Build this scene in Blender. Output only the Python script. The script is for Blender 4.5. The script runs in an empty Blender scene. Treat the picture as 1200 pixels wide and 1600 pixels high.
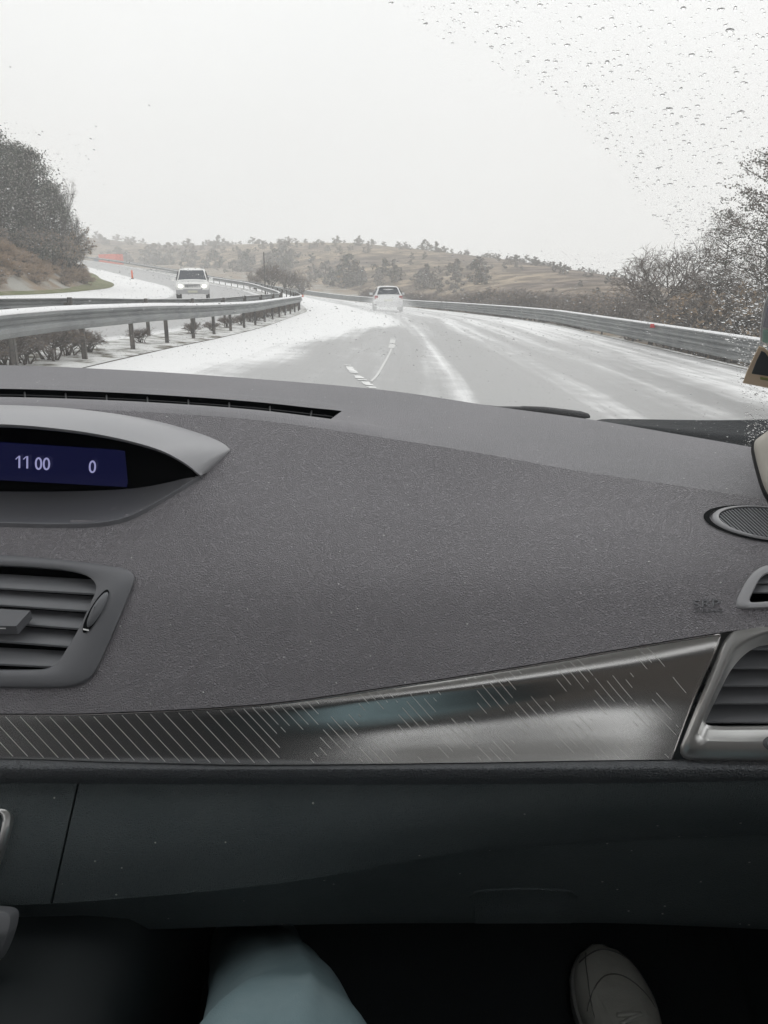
import bpy, bmesh, math, random
from mathutils import Vector, Matrix, noise
random.seed(7)
S = bpy.context.scene
R = math.radians
# ------------------------------------------------------------------ camera, sky, sun, exposure
FPX = 1202.0                       # focal length in pixels of the 1200 x 1600 photograph
PITCH = math.atan(365 / FPX)
CAMZ = 1.2
cd = bpy.data.cameras.new('camera'); cam = bpy.data.objects.new('camera', cd)
S.collection.objects.link(cam); S.camera = cam
cd.sensor_fit = 'VERTICAL'; cd.sensor_height = 36; cd.lens = FPX / 1600 * 36
cd.clip_start = 0.02; cd.clip_end = 6000
cam.location = (0, 0, CAMZ); cam.rotation_euler = (math.pi / 2 - PITCH, 0, 0)

w = bpy.data.worlds.new('World'); S.world = w; w.use_nodes = True
nt = w.node_tree; nt.nodes.clear()
SUN_EL, SUN_AZ = 48, 25
sky = nt.nodes.new('ShaderNodeTexSky'); sky.sky_type = 'NISHITA'; sky.sun_disc = False
sky.sun_elevation = R(SUN_EL); sky.sun_rotation = R(SUN_AZ)
hsv = nt.nodes.new('ShaderNodeHueSaturation'); hsv.inputs['Saturation'].default_value = 0.08
nt.links.new(sky.outputs[0], hsv.inputs['Color'])
tc = nt.nodes.new('ShaderNodeTexCoord'); nz = nt.nodes.new('ShaderNodeTexNoise')
nz.inputs['Scale'].default_value = 1.3; nz.inputs['Detail'].default_value = 3
nt.links.new(tc.outputs['Generated'], nz.inputs['Vector'])
cr = nt.nodes.new('ShaderNodeValToRGB')
cr.color_ramp.elements[0].position = 0.25; cr.color_ramp.elements[0].color = (7.05, 7.15, 7.15, 1)
cr.color_ramp.elements[1].position = 0.75; cr.color_ramp.elements[1].color = (8.15, 8.2, 8.2, 1)
nt.links.new(nz.outputs['Fac'], cr.inputs['Fac'])
mx = nt.nodes.new('ShaderNodeMix'); mx.data_type = 'RGBA'; mx.inputs[0].default_value = 0.93
nt.links.new(hsv.outputs[0], mx.inputs[6]); nt.links.new(cr.outputs[0], mx.inputs[7])
bg = nt.nodes.new('ShaderNodeBackground'); bg.inputs['Strength'].default_value = 0.125
wo = nt.nodes.new('ShaderNodeOutputWorld')
nt.links.new(mx.outputs[2], bg.inputs['Color']); nt.links.new(bg.outputs[0], wo.inputs['Surface'])

sl = bpy.data.lights.new('sun', 'SUN'); sl.energy = 0.55; sl.angle = R(25); sl.color = (1, .99, .975)
so = bpy.data.objects.new('sun', sl); S.collection.objects.link(so)
so.rotation_euler = (R(90 - SUN_EL), 0, R(180 - SUN_AZ))
S.view_settings.view_transform = 'Standard'; S.view_settings.look = 'None'
S.view_settings.exposure = 0.2; S.view_settings.gamma = 1
cy = S.cycles
cy.use_denoising = True; cy.denoiser = 'OPENIMAGEDENOISE'
cy.max_bounces = 8; cy.diffuse_bounces = 4; cy.glossy_bounces = 4; cy.transmission_bounces = 6
cy.transparent_max_bounces = 24; cy.volume_bounces = 3; cy.caustics_refractive = False
cy.use_adaptive_sampling = True

# ------------------------------------------------------------------ helpers
sp_, cp_ = math.sin(PITCH), math.cos(PITCH)
FW = Vector((0, cp_, -sp_)); UP = Vector((0, sp_, cp_)); RT = Vector((1, 0, 0)); CO = Vector((0, 0, CAMZ))
def P(u, v, Y):
    d = FW + RT * ((u - 600) / FPX) + UP * (-(v - 800) / FPX)
    return CO + d * (Y / d.y)
def PZ(u, Y, z):                     # point at distance Y and height z on the image column u
    dep = Y * cp_ + (CAMZ - z) * sp_
    return Vector(((u - 600) / FPX * dep, Y, z))
def proj(p):
    q = Vector(p) - CO; dz = q.dot(FW)
    if dz < 1e-4: return (9e9, 9e9)
    return (600 + FPX * q.dot(RT) / dz, 800 - FPX * q.dot(UP) / dz)

def curve(tab):
    """monotone cubic through (x, y) pairs, held flat outside"""
    xs = [a for a, b in tab]; ys = [b for a, b in tab]; n = len(xs)
    d = [(ys[i+1]-ys[i])/(xs[i+1]-xs[i]) for i in range(n-1)]
    m = [d[0]] + [0 if d[i-1]*d[i] <= 0 else 2*d[i-1]*d[i]/(d[i-1]+d[i]) for i in range(1, n-1)] + [d[-1]]
    def f(x):
        if x <= xs[0]: return ys[0]
        if x >= xs[-1]: return ys[-1]
        lo = 0
        for i in range(n-1):
            if xs[i] <= x <= xs[i+1]: lo = i; break
        h = xs[lo+1]-xs[lo]; t = (x-xs[lo])/h
        return ((2*t**3-3*t*t+1)*ys[lo] + (t**3-2*t*t+t)*h*m[lo] + (-2*t**3+3*t*t)*ys[lo+1] + (t**3-t*t)*h*m[lo+1])
    return f

def link(name, me, parent=None):
    o = bpy.data.objects.new(name, me); S.collection.objects.link(o)
    if parent: o.parent = parent
    return o
def tag(o, label=None, cat=None, group=None, kind=None):
    if label: o['label'] = label
    if cat: o['category'] = cat
    if group: o['group'] = group
    if kind: o['kind'] = kind
    return o
def empty(name, loc=(0, 0, 0), rz=0):
    o = link(name, None); o.location = loc; o.rotation_euler = (0, 0, rz); return o
def copy_tree(o, parent=None):
    c = o.copy(); S.collection.objects.link(c); c.parent = parent
    for ch in o.children: copy_tree(ch, c)
    return c

class MB:
    def __init__(s): s.v = []; s.f = []; s.mi = []; s.uv = None
    def add(s, vs, fs, m=0):
        b = len(s.v); s.v += [tuple(x) for x in vs]
        s.f += [tuple(b+i for i in f) for f in fs]; s.mi += [m]*len(fs)
    def quad(s, a, b, c, d, m=0): s.add([a, b, c, d], [(0, 1, 2, 3)], m)
    def box(s, c, h, m=0, rot=None):
        vs = [Vector((x*h[0], y*h[1], z*h[2])) for x in (-1, 1) for y in (-1, 1) for z in (-1, 1)]
        if rot is not None: vs = [rot @ v for v in vs]
        vs = [v + Vector(c) for v in vs]
        s.add(vs, [(0, 1, 3, 2), (4, 6, 7, 5), (0, 4, 5, 1), (2, 3, 7, 6), (0, 2, 6, 4), (1, 5, 7, 3)], m)
    def grid(s, rows, m=0, skip=None, closed=False):
        nr, nc = len(rows), len(rows[0]); b = len(s.v)
        for r in rows: s.v += [tuple(p) for p in r]
        for i in range(nr-1):
            for j in range(nc if closed else nc-1):
                k = (j+1) % nc
                if skip and skip(i, j): continue
                s.f.append((b+i*nc+j, b+i*nc+k, b+(i+1)*nc+k, b+(i+1)*nc+j)); s.mi.append(m)
    def tube(s, pts, rad, n=8, m=0, cap=True, flat=1.0, upv=Vector((0, 0, 1))):
        rings = []
        for i, p in enumerate(pts):
            p = Vector(p); t = (Vector(pts[min(i+1, len(pts)-1)]) - Vector(pts[max(i-1, 0)])).normalized()
            a = t.cross(upv)
            if a.length < 1e-3: a = t.cross(Vector((1, 0, 0)))
            a.normalize(); c = a.cross(t)
            r = rad[i] if isinstance(rad, (list, tuple)) else rad
            rings.append([p + a*(r*math.cos(2*math.pi*k/n)) + c*(r*flat*math.sin(2*math.pi*k/n)) for k in range(n)])
        b = len(s.v); s.grid(rings, m, closed=True)
        if cap:
            s.f.append(tuple(b+k for k in range(n))[::-1]); s.mi.append(m)
            e = b+(len(pts)-1)*n; s.f.append(tuple(e+k for k in range(n))); s.mi.append(m)
    def build(s, name, mats, parent=None, smooth=True, fix=False, sharp=None):
        me = bpy.data.meshes.new(name); me.from_pydata(s.v, [], s.f)
        if not isinstance(mats, (list, tuple)): mats = [mats]
        for m in mats: me.materials.append(m)
        me.polygons.foreach_set('material_index', s.mi)
        if s.uv:
            ul = me.uv_layers.new(name='UVMap')
            for lp in me.loops: ul.data[lp.index].uv = s.uv[lp.vertex_index]
        if fix:
            bm = bmesh.new(); bm.from_mesh(me)
            bmesh.ops.remove_doubles(bm, verts=bm.verts, dist=1e-6)
            bmesh.ops.recalc_face_normals(bm, faces=bm.faces); bm.to_mesh(me); bm.free()
        if smooth:
            me.polygons.foreach_set('use_smooth', [True]*len(me.polygons))
            if sharp: me.set_sharp_from_angle(angle=R(sharp))
        me.update()
        return link(name, me, parent)

# ------------------------------------------------------------------ materials
def mat(name, col, rough=.5, metal=0, spec=.5, bump=None, var=None, emis=None, coat=0, speck=None):
    """bump=(kind, scale, distance) ; var=(scale, second colour, lo, hi)"""
    m = bpy.data.materials.new(name); m.use_nodes = True; n = m.node_tree.nodes; l = m.node_tree.links
    b = n['Principled BSDF']; b.inputs['Base Color'].default_value = (*col, 1)
    b.inputs['Roughness'].default_value = rough; b.inputs['Metallic'].default_value = metal
    b.inputs['Specular IOR Level'].default_value = spec; b.inputs['Coat Weight'].default_value = coat
    tcn = n.new('ShaderNodeTexCoord')
    if var:
        t = n.new('ShaderNodeTexNoise'); t.inputs['Scale'].default_value = var[0]; t.inputs['Detail'].default_value = 6
        t.inputs['Roughness'].default_value = .6
        l.new(tcn.outputs['Object'], t.inputs['Vector'])
        rp = n.new('ShaderNodeValToRGB'); rp.color_ramp.elements[0].position = var[2]; rp.color_ramp.elements[1].position = var[3]
        rp.color_ramp.elements[0].color = (*col, 1); rp.color_ramp.elements[1].color = (*var[1], 1)
        l.new(t.outputs['Fac'], rp.inputs['Fac']); l.new(rp.outputs[0], b.inputs['Base Color'])
    if bump:
        if bump[0] == 'leather':
            t0 = n.new('ShaderNodeTexNoise'); t0.inputs['Scale'].default_value = bump[1]*.5
            l.new(tcn.outputs['Object'], t0.inputs['Vector'])
            va = n.new('ShaderNodeVectorMath'); va.operation = 'SCALE'; va.inputs['Scale'].default_value = 1.6/bump[1]
            l.new(t0.outputs['Color'], va.inputs[0])
            ad = n.new('ShaderNodeVectorMath'); ad.operation = 'ADD'
            l.new(tcn.outputs['Object'], ad.inputs[0]); l.new(va.outputs[0], ad.inputs[1])
            t = n.new('ShaderNodeTexVoronoi'); t.feature = 'DISTANCE_TO_EDGE'; t.inputs['Scale'].default_value = bump[1]
            l.new(ad.outputs[0], t.inputs['Vector'])
            rr = n.new('ShaderNodeMapRange'); rr.inputs['From Max'].default_value = .32
            l.new(t.outputs['Distance'], rr.inputs['Value']); h = rr.outputs[0]
        else:
            t = n.new('ShaderNodeTexNoise'); t.inputs['Scale'].default_value = bump[1]; t.inputs['Detail'].default_value = 5
            l.new(tcn.outputs['Object'], t.inputs['Vector']); h = t.outputs['Fac']
        bp = n.new('ShaderNodeBump'); bp.inputs['Distance'].default_value = bump[2]; bp.inputs['Strength'].default_value = 1
        l.new(h, bp.inputs['Height']); l.new(bp.outputs[0], b.inputs['Normal'])
    if speck:
        vo = n.new('ShaderNodeTexVoronoi'); vo.inputs['Scale'].default_value = speck[0]; l.new(tcn.outputs['Object'], vo.inputs['Vector'])
        lt = n.new('ShaderNodeMath'); lt.operation = 'LESS_THAN'; lt.inputs[1].default_value = .13; l.new(vo.outputs['Distance'], lt.inputs[0])
        sx_ = n.new('ShaderNodeSeparateColor'); l.new(vo.outputs['Color'], sx_.inputs[0])
        l2 = n.new('ShaderNodeMath'); l2.operation = 'LESS_THAN'; l2.inputs[1].default_value = speck[1]; l.new(sx_.outputs[0], l2.inputs[0])
        ml = n.new('ShaderNodeMath'); ml.operation = 'MULTIPLY'; l.new(lt.outputs[0], ml.inputs[0]); l.new(l2.outputs[0], ml.inputs[1])
        ms = n.new('ShaderNodeMix'); ms.data_type = 'RGBA'; ms.inputs[7].default_value = (*speck[2], 1); l.new(ml.outputs[0], ms.inputs[0])
        src = b.inputs['Base Color'].links[0].from_socket; l.new(src, ms.inputs[6]); l.new(ms.outputs[2], b.inputs['Base Color'])
    if emis:
        b.inputs['Emission Color'].default_value = (*emis[0], 1); b.inputs['Emission Strength'].default_value = emis[1]
    return m
M = {}
M['pad'] = mat('dash_leather', (.22, .211, .228), .42, spec=.6, bump=('leather', 500, .0010), var=(3, (.25, .24, .258), .4, .7), speck=(160, .05, (.55, .55, .55)))
M['deck'] = mat('dash_deck', (.160, .157, .170), .48, spec=.5, bump=('leather', 470, .0004), var=(5, (.185, .178, .194), .4, .7), speck=(140, .05, (.5, .5, .5)))
M['smooth'] = mat('smooth_plastic', (.145, .148, .16), .42, spec=.45, bump=('noise', 900, .0001))
M['brow'] = mat('brow_plastic', (.32, .32, .335), .38, spec=.5, bump=('noise', 900, .0001))
M['lower'] = mat('lower_plastic', (.080, .100, .106), .5, spec=.4, bump=('leather', 470, .0007), var=(6, (.105, .125, .13), .4, .65), speck=(120, .06, (.5, .5, .48)))
M['console'] = mat('console_plastic', (.016, .021, .023), .6, spec=.3)
M['roll'] = mat('roll_leather', (.11, .118, .128), .5, spec=.5, bump=('leather', 300, .0010))
M['black'] = mat('black_plastic', (.012, .013, .015), .45, spec=.3)
M['void'] = mat('dark_cavity', (.006, .007, .008), .8, spec=.1)
M['slat'] = mat('slat_plastic', (.175, .18, .192), .40, spec=.45)
M['tray'] = mat('tray_plastic', (.15, .152, .165), .45, spec=.5, bump=('noise', 900, .0001), var=(60, (.19, .19, .20), .62, .75))
M['silver'] = mat('satin_metal', (.95, .945, .935), .25, metal=1.0, bump=('noise', 1500, .00002))
M['silver2'] = mat('satin_bezel', (.70, .70, .69), .33, metal=.9, bump=('noise', 1500, .00002))
M['etch'] = mat('etched_line', (.80, .79, .77), .5)
M['edge'] = mat('bright_edge', (.62, .60, .60), .25, metal=1)
M['white'] = mat('white_mark', (.8, .8, .8), .5)
M['carpet'] = mat('black_carpet', (.03, .036, .04), .95, spec=.1, bump=('noise', 500, .002))
M['trim'] = mat('beige_trim', (.52, .49, .44), .6, bump=('noise', 600, .0002))
M['liner'] = mat('headliner_cloth', (.60, .585, .56), .9)
M['door'] = mat('door_plastic', (.30, .30, .30), .5)
M['seal'] = mat('rubber_seal', (.008, .008, .009), .5)
M['seat'] = mat('seat_cloth', (.025, .025, .028), .9)
M['screen'] = mat('display_glass', (.004, .004, .010), .2, spec=.4, emis=((.012, .014, .065), .35))
M['digit'] = mat('display_digit', (.1, .1, .1), .5, emis=((.42, .42, .74), .55))
M['cowl'] = mat('wet_cowl', (.010, .013, .016), .6, spec=.05, bump=('noise', 90, .0015))
M['wiper'] = mat('wiper_rubber', (.012, .013, .016), .5, spec=.2)
M['trouser'] = mat('trouser_cloth', (.165, .235, .255), .9, spec=.1, bump=('noise', 900, .0006), var=(14, (.20, .27, .29), .4, .65))
M['stitch'] = mat('trouser_stitch', (.03, .05, .06), .9)
M['shoe'] = mat('shoe_canvas', (.80, .80, .74), .7, spec=.3, bump=('noise', 700, .0004), var=(25, (.60, .60, .55), .5, .75))
M['seam'] = mat('shoe_seam_shadow', (.30, .30, .28), .8)  # dark tone stands in for shadow along the seams
M['sole'] = mat('shoe_sole', (.42, .43, .41), .6)
M['lace'] = mat('shoe_lace', (.85, .85, .8), .8)
def glassmat(name, tint, base, amp):
    m = bpy.data.materials.new(name); m.use_nodes = True; n = m.node_tree.nodes; l = m.node_tree.links; n.clear()
    o = n.new('ShaderNodeOutputMaterial'); tr = n.new('ShaderNodeBsdfTransparent'); gl = n.new('ShaderNodeBsdfGlossy')
    tr.inputs[0].default_value = (*tint, 1); gl.inputs['Roughness'].default_value = .02
    lw = n.new('ShaderNodeLayerWeight'); lw.inputs[0].default_value = .5
    pw = n.new('ShaderNodeMath'); pw.operation = 'POWER'; pw.inputs[1].default_value = 5
    ml = n.new('ShaderNodeMath'); ml.operation = 'MULTIPLY_ADD'; ml.inputs[1].default_value = amp; ml.inputs[2].default_value = base
    mi = n.new('ShaderNodeMixShader')
    l.new(lw.outputs['Facing'], pw.inputs[0]); l.new(pw.outputs[0], ml.inputs[0]); l.new(ml.outputs[0], mi.inputs[0])
    l.new(tr.outputs[0], mi.inputs[1]); l.new(gl.outputs[0], mi.inputs[2])
    tl_ = n.new('ShaderNodeBsdfTranslucent'); tl_.inputs[0].default_value = (.95, .95, .95, 1); m2 = n.new('ShaderNodeMixShader')
    nf = n.new('ShaderNodeTexNoise'); nf.inputs['Scale'].default_value = 4; nf.inputs['Detail'].default_value = 4
    tcg = n.new('ShaderNodeTexCoord'); l.new(tcg.outputs['Object'], nf.inputs['Vector'])
    mf = n.new('ShaderNodeMapRange'); mf.inputs['From Min'].default_value = .3; mf.inputs['From Max'].default_value = .7; mf.inputs['To Min'].default_value = .02; mf.inputs['To Max'].default_value = .045
    l.new(nf.outputs['Fac'], mf.inputs['Value']); l.new(mf.outputs[0], m2.inputs[0])   # thin dirty water film
    l.new(mi.outputs[0], m2.inputs[1]); l.new(tl_.outputs[0], m2.inputs[2]); l.new(m2.outputs[0], o.inputs[0])
    return m
M['glass'] = glassmat('windscreen_glass', (.985, .99, .985), .015, .25)
m = bpy.data.materials.new('water_drop'); m.use_nodes = True; n = m.node_tree.nodes; n.clear()
o_ = n.new('ShaderNodeOutputMaterial'); g_ = n.new('ShaderNodeBsdfGlass'); g_.inputs['IOR'].default_value = 1.33; g_.inputs['Roughness'].default_value = 0
m.node_tree.links.new(g_.outputs[0], o_.inputs[0]); M['drop'] = m
# ------------------------------------------------------------------ own car: dashboard
CAR = empty('car_interior', (0, 0.2, 0.25))
tag(CAR, 'grey interior of the car we sit in, grained dashboard under a rain-specked windscreen', 'car')
CAR.location = (0, 0, 0)

def lofted(fn, us, fs, mb=None, m=0, skip=None):
    mb = mb or MB(); mb.grid([[fn(u, f) for u in us] for f in fs], m, skip); return mb
def lin(a, b, n): return [a + (b-a)*i/n for i in range(n+1)]

R0v = curve([(-600, 566), (0, 570.5), (200, 578.5), (400, 592), (600, 609.5), (780, 636), (920, 655), (1050, 677), (1170, 698), (1300, 724)])
R0Y = curve([(-600, 1.13), (0, 1.15), (300, 1.13), (600, 1.08), (900, .97), (1170, .82), (1300, .74)])
R1v = curve([(-600, 632), (0, 636), (150, 640), (300, 648), (400, 656), (500, 669), (600, 684), (750, 708), (900, 735), (1080, 762), (1200, 780), (1300, 796)])
R1Y = curve([(-600, .93), (0, .93), (300, .90), (600, .86), (900, .78), (1200, .68), (1300, .645)])
T0v = curve([(-600, 1112), (0, 1115), (100, 1115), (200, 1112), (400, 1100.5), (600, 1074), (800, 1043), (1000, 1008.5), (1128, 988), (1200, 979), (1300, 970)])
PBY = curve([(-600, .64), (0, .64), (300, .63), (600, .615), (900, .585), (1130, .55), (1300, .52)])
gf = curve([(0, 0), (.165, .225), (.33, .46), (.585, .735), (.83, .90), (1, 1)])
def padY(u, v):
    f = (v - R1v(u)) / (T0v(u) - R1v(u)); f = max(0, min(1, f))
    return R1Y(u) + (PBY(u)-R1Y(u)) * gf(f)
def on_pad(u, v, h=0.0):             # a point on the padded face, raised by h metres off it
    return P(u, v, padY(u, v)) + Vector((0, -.66, .75)) * h
def deckP(u, f, du=0):
    v0, v1, y0, y1 = R0v(u), R1v(u), R0Y(u), R1Y(u)
    return P(u+du, v0+(v1-v0)*f, 1/(1/y0 + (1/y1-1/y0)*f))
def inside(poly, x, y):
    c = False; n = len(poly)
    for i in range(n):
        x1, y1 = poly[i]; x2, y2 = poly[(i+1) % n]
        if (y1 > y) != (y2 > y) and x < (x2-x1)*(y-y1)/(y2-y1)+x1: c = not c
    return c

# windscreen-side deck with the long defroster slot
F1, F2 = .585, .765
def warp(u, f):
    k = max(0, 1-abs(u-524)/44.0); return (9 if f < .65 else -11)*k*(1 if F1-.01 <= f <= F2+.01 else 0)
us = lin(-600, 1300, 238)            # 8 px columns
fs = lin(0, F1, 10)[:-1] + [F1, F2] + [.80, .86, .93, 1]
def deckfn(u, f):
    p = deckP(u, f, warp(u, f))
    if .78 < f < .99 and u < 640: p.z += .0022*max(0, min(1, (640-u)/90))
    if F1-.12 < f <= F1+.001 and u < 560: p.z += .0012*max(0, min(1, (560-u)/40))
    return p
mb = MB(); mb.grid([[deckfn(u, f) for u in us] for f in fs], 0, skip=lambda i, j: i == 10 and us[j] < 520)
mb.grid([[deckfn(u, 0)+Vector((0, .0, 0)) for u in us], [deckfn(u, 0)+Vector((0, .006, -.002)) for u in us], [deckfn(u, 0)+Vector((0, .008, -.05)) for u in us]])
mb.build('dashboard_top', M['deck'], CAR, sharp=40)
ul = [u for u in us if u <= 528]
mb = MB(); dn = Vector((0, .01, -.03))
a = [deckfn(u, F1) for u in ul]; b = [deckfn(u, F2) for u in ul]
mb.grid([a, [p+dn for p in a], [p+dn for p in b], b])
mb.quad(a[-1], a[-1]+dn, b[-1]+dn, b[-1])
mb.quad(a[0], a[0]+dn, b[0]+dn, b[0])
dv = mb.build('defroster_vent', M['void'], CAR, smooth=False)
mb = MB()
for q in (.36, .74):
    mb.tube([a[i].lerp(b[i], q)+Vector((0, 0, -.0045)) for i in range(0, len(ul)-1)], .0011, 6)
k = 0
while k < len(ul)-1:
    mb.tube([a[k]+Vector((0, -.001, -.004)), b[k]+Vector((0, .001, -.004))], .0012, 5); k += 8
mb.build('fin', M['black'], dv)

# padded face
HOOD = [(-500, 700), (-470, 660), (-300, 640), (-60, 641), (60, 643), (140, 649), (220, 660), (290, 677), (335, 693), (350, 704), (338, 722), (300, 752), (260, 776), (222, 797), (180, 812), (100, 815), (-60, 813), (-330, 812), (-420, 780)]
CV_OUT = [(-240, 868), (-120, 867), (0, 868), (100, 876), (175, 886), (203, 892), (212, 902), (207, 920), (180, 985), (154, 1043), (141, 1062), (122, 1072), (95, 1076), (0, 1075), (-120, 1075), (-240, 1075)]
CV_IN = [(-222, 884), (-120, 883), (0, 884.5), (95, 891), (130, 898), (146, 906), (153, 918), (149, 932), (125, 985), (99, 1027), (89, 1040), (76, 1046), (60, 1048), (0, 1048), (-120, 1048), (-222, 1048)]
UV_OUT = [(1250, 884), (1200, 884), (1184, 889), (1170, 901), (1158, 922), (1149, 941), (1151, 950), (1164, 953), (1200, 951), (1250, 949), (1325, 947), (1330, 900)]
UV_IN = [(1250, 896), (1203, 896), (1190, 901), (1182, 911), (1175, 926), (1169, 938), (1171, 943), (1178, 943), (1203, 941), (1250, 940), (1318, 938), (1320, 905)]
def shrink(poly, k):
    cx = sum(p[0] for p in poly)/len(poly); cy_ = sum(p[1] for p in poly)/len(poly)
    out = []
    for x, y in poly:
        d = math.hypot(x-cx, y-cy_); out.append((x-(x-cx)/d*k, y-(y-cy_)/d*k))
    return out
holes = [HOOD, shrink(CV_OUT, 10), shrink(UV_OUT, 6)]
pus = lin(-600, 1300, 380); pfs = lin(0, 1, 96)
def padpt(u, f):
    v0, v1 = R1v(u), T0v(u); v = v0+(v1-v0)*f; return P(u, v, padY(u, v))
def pskip(i, j):
    u = (pus[j]+pus[j+1])/2; f = (pfs[i]+pfs[i+1])/2; v = R1v(u)+(T0v(u)-R1v(u))*f
    return any(inside(h, u, v) for h in holes)
mb = lofted(padpt, pus, pfs, skip=pskip)
rows = [[padpt(u, 0) for u in pus], [padpt(u, 0)+Vector((0, .002, -.004)) for u in pus]]
mb.grid(rows)
mb.grid([[padpt(u, 1) for u in pus], [padpt(u, 1)+Vector((0, .006, -.004)) for u in pus], [padpt(u, 1)+Vector((0, .03, -.004)) for u in pus]])
mb.build('dashboard_pad', M['pad'], CAR)

# ---- display binnacle
BT = [(-60, 636), (20, 637), (100, 641), (180, 650), (250, 662), (305, 677), (340, 690), (357, 701), (355, 709), (322, 740)]
BI = [(-60, 662, .812), (20, 663.5, .812), (85, 669, .812), (145, 677, .812), (203, 689, .812), (250, 703, .812), (280, 718, .812), (298, 730, .812), (306, 737, .812), (314, 743, .814)]
TB = [(-60, 768, .885), (20, 768, .885), (80, 768, .885), (135, 767, .878), (185, 765, .868), (225, 761, .855), (262, 754, .84), (287, 748, .83), (300, 746, .822), (314, 744, .815)]
TF = [(-60, 816), (20, 818), (90, 819.5), (150, 818), (192, 811), (222, 799), (252, 782), (282, 764), (303, 751), (318, 743)]
def sub(pts, k=5):                   # Catmull-Rom refinement of a list of tuples
    out = []; n = len(pts)
    for i in range(n-1):
        p0, p1, p2, p3 = pts[max(i-1, 0)], pts[i], pts[i+1], pts[min(i+2, n-1)]
        for s in range(k):
            t = s/k
            out.append(tuple(.5*((2*b)+(-a+c)*t+(2*a-5*b+4*c-d)*t*t+(-a+3*b-3*c+d)*t**3) for a, b, c, d in zip(p0, p1, p2, p3)))
    return out+[tuple(pts[-1])]
def mirror(pts, c=-60): return [(2*c-p[0],)+tuple(p[1:]) for p in pts[:0:-1]] + list(pts)
BTs, BIs, TBs, TFs = [sub(mirror(x)) for x in (BT, BI, TB, TF)]
bt = [on_pad(p[0], p[1], .001) for p in BTs]; bi = [P(*p) for p in BIs]
tb = [P(*p) for p in TBs]; tf = [on_pad(p[0], p[1], .0032) for p in TFs]
HD = None
mb = MB(); n_ = len(bt)
rows = []
for s in (0, .04, .25, .5, .75, .93, 1):
    rows.append([bt[i].lerp(bi[i], s)+Vector((0, 0, .0075*math.sin(math.pi*min(1, s*.9+.1))*max(0, min(1, ((bt[i]-bi[i]).length-.045)/.05)))) for i in range(n_)])
rows.insert(0, [p+Vector((0, .002, -.006)) for p in bt])
rows.append([p+Vector((0, .002, -.003)) for p in bi]); rows.append([p+Vector((0, .008, -.005)) for p in bi])
rows.append([p+Vector((0, min(.07, (tb[i]-p).length*.6), -.002)) for i, p in enumerate(bi)])
mb.grid(rows); HD = mb.build('display_hood', M['brow'], CAR, sharp=60)
mb = MB()
mb.grid([[p+Vector((0, .010, -.006)) for p in bi], [Vector((tb[i].x, max(tb[i].y+.004, p.y+.012), p.z-.006)) for i, p in enumerate(bi)], [p+Vector((0, .004, 0)) for p in tb]])
mb.build('cavity', M['void'], HD)
mb = MB(); mb.grid([[tb[i].lerp(tf[i], s)+Vector((0, 0, -.006*math.sin(math.pi*s))) for i in range(n_)] for s in lin(0, 1, 8)])
mb.grid([tf, [p+Vector((0, -.0022, -.0006)) for p in tf], [p+Vector((0, -.002, -.008)) for p in tf]])
mb.build('tray', M['tray'], HD, sharp=50)
mb = MB(); sc = [(-330, 670, .868), (208, 705.5, .868), (198, 761, .868), (-330, 732, .868)]
q = [P(*s) for s in sc]; qb = [p+Vector((0, .004, 0)) for p in q]
mb.add(q+qb, [(0, 1, 2, 3), (4, 7, 6, 5), (0, 4, 5, 1), (1, 5, 6, 2), (2, 6, 7, 3), (3, 7, 4, 0)])
SCR = mb.build('display_screen', M['screen'], CAR, smooth=False)
def text(name, s, u, v, Y, hpx, m, parent, tilt=0, shear=0, depth=.0004, ey=None, ex=None, origin=None, sx=1.0):
    c = bpy.data.curves.new(name, 'FONT'); c.body = s; c.shear = shear; c.extrude = .02; c.size = 1
    tmp = bpy.data.objects.new('tmp', c); S.collection.objects.link(tmp)
    bpy.context.view_layer.update()
    me = bpy.data.meshes.new_from_object(tmp.evaluated_get(bpy.context.evaluated_depsgraph_get()))
    bpy.data.objects.remove(tmp)
    o3 = origin or P(u, v, Y); dep = (o3-CO).dot(FW); h = hpx/FPX*dep/.70
    ex = ex or Vector((math.cos(tilt), 0, -math.sin(tilt))); ey = ey or Vector((0, 0, 1)); ez = ex.cross(ey).normalized()
    for vt in me.vertices:
        x, y, z = vt.co; vt.co = o3 + ex*(x*h*sx) + ey*(y*h) + ez*(z/.02*depth)
    me.materials.clear(); me.materials.append(m); me.update()
    return link(name, me, parent)
text('digit', '11', 24, 731, .864, 20, M['digit'], SCR, R(2.6), .16, sx=.86)
text('digit', '00', 54, 733.5, .864, 20, M['digit'], SCR, R(2.6), .16, sx=.86)
for q in (24.5, 36.5):
    mb = MB(); a_ = P(q+3.2, 731-17.5, .8635); mb.add([a_, a_+Vector((.0018, 0, .0004)), a_+Vector((-.0022, 0, -.0035)), a_+Vector((-.0034, 0, -.0030))], [(0, 1, 2, 3)])
    mb.build('digit', M['digit'], SCR, smooth=False)
text('digit', '0', 138, 738.5, .864, 20, M['digit'], SCR, R(2.6), .16, sx=.86)

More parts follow.
